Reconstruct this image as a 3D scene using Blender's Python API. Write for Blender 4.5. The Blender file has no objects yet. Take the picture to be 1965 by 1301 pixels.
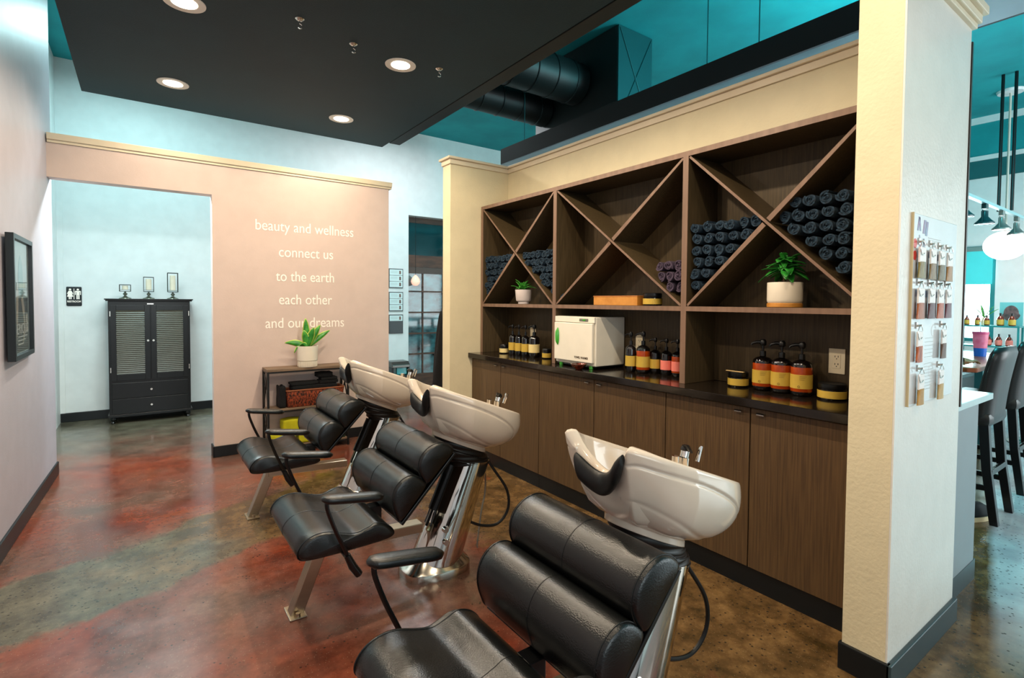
import bpy, bmesh, math, random
from mathutils import Vector, Matrix
random.seed(7)
S = bpy.context.scene
C = S.collection
PI = math.pi
# ------------------------------------------------------------------ camera
cd = bpy.data.cameras.new('camera'); cam = bpy.data.objects.new('camera', cd); C.objects.link(cam)
F_PX = 992.6
cd.sensor_width = 36.0; cd.sensor_fit = 'HORIZONTAL'; cd.lens = 36.0*F_PX/1965.0
cd.shift_y = -(650.5-610.1)/1965.0; cd.clip_start = 0.05; cd.clip_end = 200
def cam_matrix(yaw, pitch, roll, loc):
    f = Vector((math.sin(yaw)*math.cos(pitch), math.cos(yaw)*math.cos(pitch), math.sin(pitch)))
    r = f.cross(Vector((0,0,1))).normalized(); u = r.cross(f)
    r2 = r*math.cos(roll)+u*math.sin(roll); u2 = -r*math.sin(roll)+u*math.cos(roll)
    m = Matrix((r2, u2, -f)).transposed().to_4x4(); m.translation = Vector(loc); return m
cam.matrix_world = cam_matrix(0.62021, -0.03134, 0.00752, (0,0,1.36))
S.camera = cam
# ------------------------------------------------------------------ view, world, big lights
S.view_settings.view_transform = 'Standard'; S.view_settings.look = 'None'
S.view_settings.gamma = 1.0; S.view_settings.use_curve_mapping = False
S.view_settings.exposure = 0.45
W = bpy.data.worlds.new('sky'); S.world = W; W.use_nodes = True
W.node_tree.nodes['Background'].inputs[0].default_value = (0.72, 0.95, 1.0, 1)
W.node_tree.nodes['Background'].inputs[1].default_value = 0.4
def light(name, kind, loc, energy, color, rot=(0,0,0), **k):
    l = bpy.data.lights.new(name, kind); l.energy = energy; l.color = color
    for a, b in k.items(): setattr(l, a, b)
    o = bpy.data.objects.new(name, l); C.objects.link(o); o.location = loc; o.rotation_euler = rot
    return o
COOL = (0.62, 0.95, 1.0); WARM = (1.0, 0.83, 0.62)
# storefront daylight behind the camera (left room and right room), window daylight at the far right wall
light('daylight_front', 'AREA', (0.6,-2.9,1.9), 38, (0.88,0.97,1.0), (PI/2,0,0), shape='RECTANGLE', size=2.4, size_y=1.8)
light('daylight_front_right', 'AREA', (7.4,-2.9,1.7), 190, (0.86,0.97,1.0), (PI/2,0,0), shape='RECTANGLE', size=4.6, size_y=2.6)
light('daylight_window', 'AREA', (9.9,2.76,1.5), 110, COOL, (0,PI/2,0), shape='RECTANGLE', size=1.3, size_y=1.6)
# added teal fill near the main ceiling; unseen lights high in the hall
light('teal_fill_main', 'POINT', (4.6,1.2,3.2), 120, (0.12,0.90,0.98), shadow_soft_size=0.25)
light('hall_light', 'AREA', (0.0,6.2,3.8), 26, (0.62,0.98,1.0), (0,0,0), shape='DISK', size=0.5)
light('hall_cutoff_light', 'AREA', (0.0,5.40,2.408), 34, (0.84,0.99,1.0), (0,0,0), shape='RECTANGLE', size=.85, size_y=.05)  # unseen lamp added for a straight light edge on the hall wall
light('hall_light_right', 'AREA', (2.8,6.0,3.8), 50, (0.93,0.98,1.0), (0,0,0), shape='DISK', size=0.5)

# ------------------------------------------------------------------ materials
def lin(h):
    if isinstance(h, str):
        v = [int(h[i:i+2],16)/255 for i in (0,2,4)]
        return tuple((x/12.92 if x <= .04045 else ((x+.055)/1.055)**2.4) for x in v)
    return tuple(h)
MATS = {}
def mat(name, col, rough=.5, metal=0, col2=None, scale=8, detail=4, bump=0, bscale=60, stretch=None, spec=.5, emit=None, estr=0, trans=0, ior=1.45, coat=0, sss=0):
    if name in MATS: return MATS[name]
    m = bpy.data.materials.new(name); m.use_nodes = True; nt = m.node_tree; b = nt.nodes['Principled BSDF']
    c = lin(col); b.inputs['Base Color'].default_value = (*c,1)
    b.inputs['Roughness'].default_value = rough; b.inputs['Metallic'].default_value = metal
    b.inputs['Specular IOR Level'].default_value = spec
    b.inputs['Transmission Weight'].default_value = trans; b.inputs['IOR'].default_value = ior
    b.inputs['Coat Weight'].default_value = coat
    if emit: b.inputs['Emission Color'].default_value = (*lin(emit),1); b.inputs['Emission Strength'].default_value = estr
    tc = nt.nodes.new('ShaderNodeTexCoord'); mp = nt.nodes.new('ShaderNodeMapping'); nt.links.new(tc.outputs['Object'], mp.inputs[0])
    if stretch: mp.inputs['Scale'].default_value = stretch
    # every material carries at least a slight procedural variation
    n = nt.nodes.new('ShaderNodeTexNoise'); n.inputs['Scale'].default_value = scale; n.inputs['Detail'].default_value = detail
    nt.links.new(mp.outputs[0], n.inputs['Vector'])
    r = nt.nodes.new('ShaderNodeValToRGB'); r.color_ramp.elements[0].position = .35; r.color_ramp.elements[1].position = .65
    c2 = lin(col2) if col2 else tuple(min(1,x*1.06) for x in c)
    r.color_ramp.elements[0].color = (*c,1); r.color_ramp.elements[1].color = (*c2,1)
    nt.links.new(n.outputs['Fac'], r.inputs[0]); nt.links.new(r.outputs[0], b.inputs['Base Color'])
    if bump:
        n2 = nt.nodes.new('ShaderNodeTexNoise'); n2.inputs['Scale'].default_value = bscale; n2.inputs['Detail'].default_value = 3
        nt.links.new(mp.outputs[0], n2.inputs['Vector'])
        bp = nt.nodes.new('ShaderNodeBump'); bp.inputs['Strength'].default_value = bump; bp.inputs['Distance'].default_value = .004
        nt.links.new(n2.outputs['Fac'], bp.inputs['Height']); nt.links.new(bp.outputs[0], b.inputs['Normal'])
    MATS[name] = m; return m
M_left   = mat('left_wall_paint','aca8b2',.45,bump=.15,bscale=90)
M_hall   = mat('hall_wall_paint','d6dcdc',.6,bump=.1,bscale=90)
M_mauve  = mat('mauve_paint','c5b0a6',.6,bump=.12,bscale=90)
M_trim   = mat('cream_trim','d8c8ac',.4)
M_cream  = mat('cream_paint','d2c4a2',.5,bump=.35,bscale=70)
M_white  = mat('white_wall_paint','dcd6cc',.32,bump=.3,bscale=70)
M_base   = mat('black_cove_base','0c1114',.35)
M_based  = mat('grey_cove_base','2c3a3e',.35)
M_teal   = mat('teal_ceiling_paint','0a868c',.8,col2='10969c',scale=2,bump=.3,bscale=120)
M_tealw  = mat('teal_wall_paint','0e5c60',.7)
M_cloud  = mat('dark_ceiling_paint','0b2830',.7,col2='0d2c34',scale=3,bump=.5,bscale=160)
M_clouded= mat('dark_ceiling_edge','0a161a',.6)
M_duct   = mat('black_duct_metal','0f1718',.5)
M_ductt  = mat('teal_duct_metal','0d4a4e',.4,metal=.2)
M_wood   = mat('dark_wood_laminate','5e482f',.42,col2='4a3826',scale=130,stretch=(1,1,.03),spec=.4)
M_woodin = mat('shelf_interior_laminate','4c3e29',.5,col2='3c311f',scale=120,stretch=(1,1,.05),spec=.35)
M_edge   = mat('shelf_edge_banding','7d6250',.45,col2='6d5444',scale=30,stretch=(1,1,.08))
M_ctr    = mat('black_countertop','15110e',.12,col2='1d1712',scale=90,spec=.6)
M_leather= mat('black_leather','0a0c0c',.27,bump=.25,bscale=260,spec=.6)
M_plastic= mat('black_plastic','090a0b',.3)
M_rubber = mat('black_rubber','070808',.45)
M_porc   = mat('white_porcelain','cdbfae',.16,spec=.6,coat=.4)
M_chrome = mat('chrome','d8d4cc',.07,metal=1)
M_brush  = mat('brushed_steel','b8a890',.28,metal=1,scale=60,stretch=(.1,1,1))
M_steel  = mat('polished_steel','cfc8ba',.16,metal=1)
M_silver = mat('silver_handle','cfccc4',.25,metal=1)
M_amber  = mat('amber_glass','5c1c04',.08,col2='6e2406',spec=.7,coat=.3)
M_darkgl = mat('dark_glass','0a0706',.06,spec=.7,coat=.3)
M_liq    = mat('orange_liquid','a8400c',.15,col2='8c3008',scale=20,spec=.6,coat=.3)
M_yel    = mat('yellow_label','bf9f3e',.55,col2='b59434')
M_cream2 = mat('cream_label','d9c486',.55)
M_pink   = mat('pink_label','e0786a',.55)
M_ink    = mat('label_ink','3d2c10',.6)
M_towel  = mat('navy_towel','0c1a26',.95,col2='223a4c',scale=90,bump=.8,bscale=300)
M_towelp = mat('plum_towel','3b3040',.95,col2='483b4c',scale=70,bump=.8,bscale=300)
M_pot    = mat('cream_ceramic','dad0be',.4)
M_leaf   = mat('green_leaf','1f6e22',.35,col2='4a9a34',scale=25)
M_leafd  = mat('dark_green_leaf','155a1c',.35,col2='2f8a2e',scale=30)
M_leafy  = mat('yellow_leaf_edge','a9b84e',.4)
M_soil   = mat('potting_soil','2a1c12',.9)
M_bamboo = mat('bamboo_wood','c98a3c',.4,col2='b5762c',scale=20,stretch=(.2,1,1))
M_appl   = mat('appliance_enamel','ddd6c6',.3)
M_green  = mat('green_plastic','3c9a2c',.3)
M_outlet = mat('outlet_plastic','e0d2b4',.4)
M_letter = mat('white_vinyl','f4ece2',.5)
M_signb  = mat('sign_black','0a1418',.35)
M_cab    = mat('black_cabinet_paint','07090a',.3,spec=.5)
M_louver = mat('louver_paint','5a564c',.25)
M_rack   = mat('black_steel_frame','0c0c0d',.45)
M_rackw  = mat('greyed_oak','7d6752',.55,col2='66523f',scale=18,stretch=(.15,1,1))
M_bask   = mat('woven_basket','9a4422',.7,col2='1c0c06',scale=110,detail=1,stretch=(1,1,.45),bump=1,bscale=120)
M_cloth  = mat('black_cloth','07080b',.9,bump=.6,bscale=80)
M_yelc   = mat('yellow_cloth','c9c210',.8,col2='a8a608',scale=9,bump=.5,bscale=30)
M_frame  = mat('black_picture_frame','0d1518',.3)
M_glass  = mat('clear_glass','ffffff',.02,trans=1,ior=1.3)
M_rust   = mat('reclaimed_wood','5c3a28',.5,col2='3e2618',scale=20,stretch=(.2,1,1))
M_redw   = mat('bar_top_wood','b4541e',.3,col2='8c3e16',scale=10)
M_chairl = mat('espresso_leather','1c1715',.35)
M_skin   = mat('skin','c08a68',.5)
M_lampw  = mat('pendant_glass','f4e8e6',.3,emit='ffe4dc',estr=.9)

def floor_material():
    m = bpy.data.materials.new('stained_concrete'); m.use_nodes = True; nt = m.node_tree; N = nt.nodes; L = nt.links
    b = N['Principled BSDF']; tc = N.new('ShaderNodeTexCoord')
    def noise(scale, detail=5, rough=.55, vec=None, dist=0):
        n = N.new('ShaderNodeTexNoise'); n.inputs['Scale'].default_value = scale; n.inputs['Detail'].default_value = detail
        n.inputs['Roughness'].default_value = rough; n.inputs['Distortion'].default_value = dist
        L.new(vec or tc.outputs['Object'], n.inputs['Vector']); return n.outputs['Fac']
    def ramp(f, stops):
        r = N.new('ShaderNodeValToRGB'); e = r.color_ramp.elements
        while len(e) < len(stops): e.new(.5)
        for q, (p, c) in zip(e, stops): q.position = p; q.color = (*c,1) if len(c) == 3 else c
        L.new(f, r.inputs[0]); return r.outputs[0]
    def mix(f, a, c):
        x = N.new('ShaderNodeMixRGB')
        if isinstance(f, float): x.inputs[0].default_value = f
        else: L.new(f, x.inputs[0])
        L.new(a, x.inputs[1]); L.new(c, x.inputs[2]); return x.outputs[0]
    def math_(op, a, c):
        x = N.new('ShaderNodeMath'); x.operation = op; x.use_clamp = False
        for i, v in enumerate((a, c)):
            if isinstance(v, (int,float)): x.inputs[i].default_value = v
            elif v is not None: L.new(v, x.inputs[i])
        return x.outputs[0]
    sep = N.new('ShaderNodeSeparateXYZ'); L.new(tc.outputs['Object'], sep.inputs[0]); X, Y = sep.outputs[0], sep.outputs[1]
    def gauss(v, c, w):   # 1 at v=c falling off over w
        d = math_('DIVIDE', math_('SUBTRACT', v, c), w); return math_('DIVIDE', 1.0, math_('ADD', 1.0, math_('POWER', math_('MULTIPLY', d, d), 2.0)))
    red = ramp(noise(2.2,8,.6,dist=.5), [(.3,lin('4c1c10')),(.5,lin('7c3620')),(.7,lin('8c4a2c'))])
    mauve = ramp(noise(3,6), [(.35,lin('503a30')),(.65,lin('745446'))])
    redm = mix(ramp(noise(1.1,4), [(.38,(0,0,0)),(.60,(1,1,1))]), red, mauve)
    olive = ramp(noise(7,9,.65), [(.3,lin('33270f')),(.5,lin('62492a')),(.72,lin('886a42'))])
    grey = ramp(noise(5,8,.6), [(.3,lin('3a372c')),(.7,lin('6e6a58'))])
    # patches: a band across the room, the strip along the cabinets, noise elsewhere
    wob = math_('MULTIPLY', math_('SUBTRACT', noise(1.6,6,.65), .5), 2.0)
    band = gauss(math_('ADD', Y, math_('MULTIPLY', X, -.45)), 3.24, .36)
    right = math_('DIVIDE', 1.0, math_('ADD', 1.0, math_('POWER', 2.718, math_('MULTIPLY', math_('SUBTRACT', X, 1.45), -7.0))))
    near = math_('DIVIDE', 1.0, math_('ADD', 1.0, math_('POWER', 2.718, math_('MULTIPLY', math_('SUBTRACT', Y, 3.6), 4.0))))
    msk = math_('ADD', math_('MAXIMUM', band, math_('MULTIPLY', right, near)), wob)
    oc = mix(ramp(math_('ADD', noise(.9,4), math_('MULTIPLY', math_('SUBTRACT', .3, X), .35)), [(.48,(0,0,0)),(.62,(1,1,1))]), olive, grey)
    col = mix(ramp(msk, [(.42,(0,0,0)),(.62,(1,1,1))]), redm, oc)
    # hall and front strip greyer
    hall = math_('DIVIDE', 1.0, math_('ADD', 1.0, math_('POWER', 2.718, math_('MULTIPLY', math_('SUBTRACT', math_('ADD', Y, wob), 6.1), -4.0))))
    col = mix(hall, col, grey)
    mot = ramp(noise(26,6,.7), [(.3,(.55,.55,.55)),(.7,(1.25,1.25,1.25))])
    mm = N.new('ShaderNodeMixRGB'); mm.blend_type = 'MULTIPLY'; mm.inputs[0].default_value = .75; L.new(col, mm.inputs[1]); L.new(mot, mm.inputs[2]); col = mm.outputs[0]
    # daylight on the right room's aisle floor, painted as paler grey-lilac
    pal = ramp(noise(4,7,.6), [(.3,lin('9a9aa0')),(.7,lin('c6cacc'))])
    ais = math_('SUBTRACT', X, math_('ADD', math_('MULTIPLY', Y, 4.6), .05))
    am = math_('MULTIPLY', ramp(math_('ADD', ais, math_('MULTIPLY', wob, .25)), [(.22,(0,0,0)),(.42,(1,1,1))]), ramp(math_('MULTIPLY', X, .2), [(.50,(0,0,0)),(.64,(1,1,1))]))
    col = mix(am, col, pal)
    # aggregate speckle
    v = N.new('ShaderNodeTexVoronoi'); v.inputs['Scale'].default_value = 40; L.new(tc.outputs['Object'], v.inputs['Vector'])
    spk = ramp(v.outputs['Distance'], [(.14,(1,1,1)),(.24,(0,0,0))])
    spm = math_('MULTIPLY', spk, ramp(math_('ADD', noise(9,4), math_('MULTIPLY', msk, .16)), [(.52,(0,0,0)),(.62,(1,1,1))]))
    dark = N.new('ShaderNodeRGB'); dark.outputs[0].default_value = (.012,.012,.008,1)
    col = mix(math_('MULTIPLY', spm, .8), col, dark.outputs[0])
    v2 = N.new('ShaderNodeTexVoronoi'); v2.inputs['Scale'].default_value = 80; L.new(tc.outputs['Object'], v2.inputs['Vector'])
    lt = N.new('ShaderNodeRGB'); lt.outputs[0].default_value = (.42,.34,.22,1)
    col = mix(math_('MULTIPLY', ramp(v2.outputs['Distance'], [(.08,(1,1,1)),(.15,(0,0,0))]), .35), col, lt.outputs[0])
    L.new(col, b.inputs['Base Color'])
    L.new(ramp(noise(6,6), [(.3,(.12,.12,.12)),(.7,(.27,.27,.27))]), b.inputs['Roughness'])
    b.inputs['Specular IOR Level'].default_value = .6
    bp = N.new('ShaderNodeBump'); bp.inputs['Strength'].default_value = .06; bp.inputs['Distance'].default_value = .003
    L.new(noise(40,4), bp.inputs['Height']); L.new(bp.outputs[0], b.inputs['Normal'])
    return m
M_floor = floor_material()

# ------------------------------------------------------------------ mesh helpers
ORG = {}          # object name -> world origin used by its children
class G:
    def __init__(s): s.b = bmesh.new()
    def box(s, x0,y0,z0,x1,y1,z1, bev=0, seg=2):
        t = bmesh.new(); bmesh.ops.create_cube(t, size=1)
        for v in t.verts: v.co = Vector(((x0+x1)/2+v.co.x*(x1-x0), (y0+y1)/2+v.co.y*(y1-y0), (z0+z1)/2+v.co.z*(z1-z0)))
        if bev: bmesh.ops.bevel(t, geom=t.edges[:], offset=bev, segments=seg, affect='EDGES', profile=.5)
        s.add(t); return s
    def add(s, t, m=None):
        if m is not None: bmesh.ops.transform(t, matrix=m, verts=t.verts)
        me = bpy.data.meshes.new('tmp'); t.to_mesh(me); t.free(); s.b.from_mesh(me); bpy.data.meshes.remove(me); return s
    def ring(s, pts): return [s.b.verts.new(p) for p in pts]
    def bridge(s, a, b, closed=True):
        n = len(a)
        for i in range(n if closed else n-1):
            j = (i+1) % n
            try: s.b.faces.new((a[i],a[j],b[j],b[i]))
            except ValueError: pass
    def cap(s, a, flip=False):
        try: s.b.faces.new(list(reversed(a)) if flip else a)
        except ValueError: pass
    def loft(s, rings, cap0=True, cap1=True, closed=True):
        R = [s.ring(r) for r in rings]
        for a, b in zip(R, R[1:]): s.bridge(a, b, closed)
        if cap0: s.cap(R[0], True)
        if cap1: s.cap(R[-1])
        return s
    def cyl(s, p0, p1, r0, r1=None, n=20, caps=True):
        r1 = r0 if r1 is None else r1; p0 = Vector(p0); p1 = Vector(p1); d = (p1-p0).normalized()
        u = d.orthogonal().normalized(); w = d.cross(u)
        f = lambda p, r: [p+(u*math.cos(a)+w*math.sin(a))*r for a in [2*PI*i/n for i in range(n)]]
        return s.loft([f(p0,r0), f(p1,r1)], caps, caps)
    def lathe(s, prof, c=(0,0,0), n=28, sx=1, sy=1):   # prof: (r,z) bottom to top
        rings = [[(c[0]+r*sx*math.cos(2*PI*i/n), c[1]+r*sy*math.sin(2*PI*i/n), c[2]+z) for i in range(n)] for r, z in prof]
        return s.loft(rings)
    def tube(s, pts, r, n=10, flat=None, up=None, caps=True):
        pts = [Vector(p) for p in pts]; rs = r if isinstance(r, (list,tuple)) else [r]*len(pts); rings = []
        u = None
        for i, p in enumerate(pts):
            d = (pts[min(i+1,len(pts)-1)]-pts[max(i-1,0)]).normalized()
            if up is not None: u = (Vector(up)-d*d.dot(Vector(up))).normalized()
            elif u is None: u = d.orthogonal().normalized()
            else: u = (u-d*d.dot(u)).normalized()
            w = d.cross(u); k = flat or 1
            rings.append([p+(u*math.cos(a)+w*math.sin(a)*k)*rs[i] for a in [2*PI*j/n for j in range(n)]])
        return s.loft(rings, caps, caps)
    def prism(s, poly, axis, a, b):  # poly in the other two axes in order
        def P(q, v):
            if axis == 'Y': return (q[0], v, q[1])
            if axis == 'X': return (v, q[0], q[1])
            return (q[0], q[1], v)
        return s.loft([[P(q,a) for q in poly], [P(q,b) for q in poly]])
    def strip(s, pts_a, pts_b):
        A = s.ring(pts_a); B = s.ring(pts_b); s.bridge(A, B, False); return s
    def o(s, name, m, parent=None, smooth=False, bevel=0, seg=2, subsurf=0, solid=0, kind=None, org=None):
        bmesh.ops.recalc_face_normals(s.b, faces=s.b.faces)
        if parent is not None: og = ORG[parent.name]
        elif org is not None: og = Vector(org)
        else:
            xs = [v.co for v in s.b.verts]
            og = Vector(((min(v.x for v in xs)+max(v.x for v in xs))/2, (min(v.y for v in xs)+max(v.y for v in xs))/2, min(v.z for v in xs)))
        bmesh.ops.translate(s.b, verts=s.b.verts, vec=-og)
        me = bpy.data.meshes.new(name); s.b.to_mesh(me); s.b.free()
        if isinstance(m, (list,tuple)):
            for q in m: me.materials.append(q)
        else: me.materials.append(m)
        if smooth:
            me.polygons.foreach_set('use_smooth', [True]*len(me.polygons))
            if smooth != 'all': me.set_sharp_from_angle(angle=math.radians(38))
        ob = bpy.data.objects.new(name, me); C.objects.link(ob)
        if parent is not None: ob.parent = parent
        else: ob.location = og
        ORG[ob.name] = og
        if bevel:
            md = ob.modifiers.new('bevel','BEVEL'); md.width = bevel; md.segments = seg; md.limit_method = 'ANGLE'; md.angle_limit = math.radians(35)
        if solid:
            md = ob.modifiers.new('solid','SOLIDIFY'); md.thickness = solid; md.offset = 0
        if subsurf:
            md = ob.modifiers.new('sub','SUBSURF'); md.levels = subsurf; md.render_levels = subsurf
        if kind: ob['kind'] = kind
        return ob
def thing(name, label, cat, loc, group=None):
    o = bpy.data.objects.new(name, None); C.objects.link(o); o.location = loc; o.empty_display_size = .05
    ORG[o.name] = Vector(loc); o['label'] = label; o['category'] = cat
    if group: o['group'] = group
    return o
def tag(o, label, cat, group=None):
    o['label'] = label; o['category'] = cat
    if group: o['group'] = group
    return o
def struct(o): o['kind'] = 'structure'; return o
KIDS = {}
def kids(o): return [c for c in C.objects if c.parent == o]
def dup(root, loc, label, group=None, rotz=None, cat=None):
    r = root.copy(); C.objects.link(r); r.location = loc; r['label'] = label
    if rotz is not None: r.rotation_euler = (0,0,rotz)
    if group: r['group'] = group
    if root.name not in KIDS: KIDS[root.name] = [(c, kids(c)) for c in kids(root)]
    for c, gs in KIDS[root.name]:
        c2 = c.copy(); C.objects.link(c2); c2.parent = r
        for g in gs:
            g2 = g.copy(); C.objects.link(g2); g2.parent = c2
    return r
def text(name, s, size, m, loc, rot, parent=None, label=None, cat=None, group=None, align='CENTER', ext=.0008, width=None, offset=0):
    cu = bpy.data.curves.new(name, 'FONT'); cu.body = s; cu.size = size; cu.align_x = align; cu.extrude = ext; cu.offset = offset
    t = bpy.data.objects.new('t', cu); C.objects.link(t)
    dg = bpy.context.evaluated_depsgraph_get(); me = bpy.data.meshes.new_from_object(t.evaluated_get(dg)); bpy.data.objects.remove(t)
    me.materials.clear(); me.materials.append(m)
    if width:
        xs = [v.co.x for v in me.vertices]; k = width/(max(xs)-min(xs))
        for v in me.vertices: v.co.x *= k
    o = bpy.data.objects.new(name, me); C.objects.link(o); o.rotation_euler = rot
    if parent: o.parent = parent; o.location = Vector(loc)-ORG[parent.name]
    else: o.location = loc
    if label: tag(o, label, cat, group)
    return o
def catmull(pts, n=6, closed=True):
    out = []; N = len(pts); P = [Vector(p) for p in pts]
    rng = range(N) if closed else range(N-1)
    for i in rng:
        if closed: a,b,c,d = P[i-1],P[i],P[(i+1)%N],P[(i+2)%N]
        else: a,b,c,d = P[max(i-1,0)],P[i],P[i+1],P[min(i+2,N-1)]
        for k in range(n):
            t = k/n; out.append(.5*((2*b)+(c-a)*t+(2*a-5*b+4*c-d)*t*t+(3*b-a-3*c+d)*t*t*t))
    if not closed: out.append(P[-1])
    return out

# ================================================================== ROOM SHELL
def BX(x0,y0,z0,x1,y1,z1,bev=0): return G().box(x0,y0,z0,x1,y1,z1,bev)
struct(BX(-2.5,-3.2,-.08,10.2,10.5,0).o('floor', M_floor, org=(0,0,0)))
HC = 3.95
struct(BX(-2.5,-3.2,HC,10.2,10.5,HC+.1).o('ceiling', M_teal))
# left wall, very slightly out of parallel
lw = lambda y: -.554+(y-5.229)*.039
struct(G().prism([(lw(-3.2),-3.2),(lw(5.25),5.25),(lw(5.25)-.2,5.25),(lw(-3.2)-.2,-3.2)],'Z',0,HC).o('wall_left', M_left))
struct(G().prism([(lw(-3.2)+.012,-3.2),(lw(5.25)+.012,5.262),(lw(5.25)-.1,5.262),(lw(-3.2)-.1,-3.2)],'Z',0,.10).o('baseboard_left', M_base, bevel=.004))
# hall
struct(BX(-2.5,-3.2,3.0,9.6,-3.1,HC).o('wall_back_light_block', M_hall))  # unseen upper back wall, added to keep sky light off the upper room
struct(BX(-.9,5.26,0,-.745,7.6,HC).o('wall_hall_left', M_hall))
struct(BX(-.9,7.44,0,3.33,7.60,HC).o('wall_far', M_hall))
struct(BX(3.33,7.44,2.68,9.6,7.60,HC).o('wall_far_upper', M_hall))
struct(BX(4.6,7.44,0,9.6,7.60,2.68).o('wall_far_right', M_hall))
struct(BX(-.745,7.422,0,3.33,7.44,.10).o('baseboard_far', M_base, bevel=.004))
# mauve partition with the hall opening
struct(BX(.489,5.08,0,2.065,5.20,2.50).o('wall_mauve', M_mauve))
struct(BX(-.56,5.08,2.25,.489,5.20,2.50).o('wall_mauve_header', M_mauve))
struct(BX(.480,5.068,0,2.077,5.08,.095).o('baseboard_mauve', M_base, bevel=.003))
struct(BX(.477,5.068,0,.489,5.21,.095).o('baseboard_opening', M_base, bevel=.003))
g = G().prism([(5.055,2.52),(5.045,2.565),(5.225,2.565),(5.225,2.50),(5.068,2.50),(5.068,2.52)],'X',-.555,2.092)
struct(g.o('trim_1', M_trim, bevel=.003))
hl = thing('added_lamp','added black lamp housing behind the mauve header, shaping the hall light','ceiling light',(0,5.4,2.38))  # unseen housing, added so its lip cuts off the hall light
G().box(-.46,5.20,2.50,.46,5.60,2.52).box(-.46,5.59,2.38,.46,5.60,2.50).box(-.46,5.20,2.38,.46,5.21,2.50).box(-.46,5.21,2.38,-.45,5.59,2.50).box(.45,5.21,2.38,.46,5.59,2.50).o('housing', M_signb, hl)
BX(-.43,5.37,2.412,.43,5.43,2.44).o('diffuser', mat('added_lamp_diffuser','f0f8f8',.4,emit='e8ffff',estr=2), hl)
# stub wall at the far end of the cabinets, wall behind the shelving, near pillar
struct(BX(2.118,3.87,0,2.712,4.0,2.53).o('wall_stub', M_cream))
struct(BX(2.712,.684,0,2.83,4.0,2.53).o('wall_right', M_cream))
struct(BX(2.112,.682,0,2.712,.82,2.53).o('wall_pillar_core', M_cream))
struct(BX(2.113,.676,0,2.828,.684,2.53).o('wall_pillar_face', M_white))
struct(BX(2.10,.664,0,2.125,.83,.10).o('baseboard_pillar_end', M_base, bevel=.004))
struct(BX(2.10,.660,0,2.84,.677,.10).o('baseboard_pillar', M_based, bevel=.004))
# crown caps: two stepped strips
def crown(n, x0,y0,x1,y1):
    g = G().box(x0-.012,y0-.012,2.515,x1+.012,y1+.012,2.555,.003).box(x0-.03,y0-.03,2.555,x1+.03,y1+.03,2.576,.004)
    struct(g.o(n, M_trim))
crown('trim_2', 2.118,3.87,2.83,4.0); crown('trim_3', 2.712,.83,2.83,3.86)
g = G().box(2.10,.660,2.508,2.842,.835,2.53,.003).box(2.088,.648,2.53,2.855,.848,2.565,.004).box(2.07,.632,2.565,2.875,.862,2.60,.004)
struct(g.o('trim_4', M_trim))
# right room shell
struct(BX(9.5,-3.2,0,9.62,1.93,HC).o('wall_window_near', M_hall))
struct(BX(9.5,3.6,0,9.62,7.6,HC).o('wall_window_beyond', M_hall))
struct(BX(9.5,1.93,2.18,9.62,3.6,HC).o('wall_window_head', M_hall))
struct(BX(9.5,1.93,0,9.62,3.6,.85).o('wall_window_sill', M_hall))
struct(BX(9.46,-3.2,3.12,9.5,7.4,3.36).o('trim_5', M_tealw)); struct(BX(9.44,-3.2,3.36,9.5,7.4,3.42).o('trim_6', M_hall))
struct(BX(9.45,-3.2,3.42,9.5,7.4,3.86).o('trim_7', M_teal)); struct(BX(9.43,-3.2,3.86,9.5,7.4,3.95).o('trim_8', M_hall))
w = G().box(9.50,1.93,.85,9.56,1.98,2.18).box(9.50,3.55,.85,9.56,3.6,2.18).box(9.5,1.93,2.13,9.56,3.6,2.18).box(9.5,1.93,.85,9.56,3.6,.9)
struct(w.o('window_1', mat('window_frame_teal','1d7c80',.4)))
M_pane = mat('window_glass','ffffff',.0,trans=1,ior=1.02)
pn = BX(9.53,1.98,.9,9.535,3.55,2.13); wo = C.objects['window_1']; pn.o('pane', M_pane, wo)
BX(9.47,1.96,1.65,9.478,3.57,2.13).o('roller_shade', mat('teal_roller_shade','3fb0b4',.8,emit='3fc4c8',estr=.35), wo)  # weak emission stands in for daylight coming through the shade
BX(9.45,1.94,2.11,9.50,3.59,2.17).o('shade_roller', mat('shade_box','6f8a88',.5), wo)

# dropped ceilings, beam, ducts
struct(BX(-.35,-3.2,2.90,1.975,5.03,3.02).o('ceiling_cloud', M_cloud))
struct(BX(2.01,-3.2,2.92,2.12,4.93,3.10).o('ceiling_cloud_edge', M_clouded, bevel=.004))
BMU = tag(BX(2.853,-1.0,2.686,3.26,4.20,2.6945).o('beam_lit_underside', mat('pale_blue_lit_tone','8fa6b8',.4)), 'pale blue-grey underside of the long black beam, its light painted in','strip')  # pale colour stands in for cool light on the beam's underside
b = tag(BX(2.85,-1.0,2.695,3.30,4.20,2.837).o('ceiling_beam', M_clouded), 'long black suspended beam running above the cream wall cap','beam')
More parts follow.
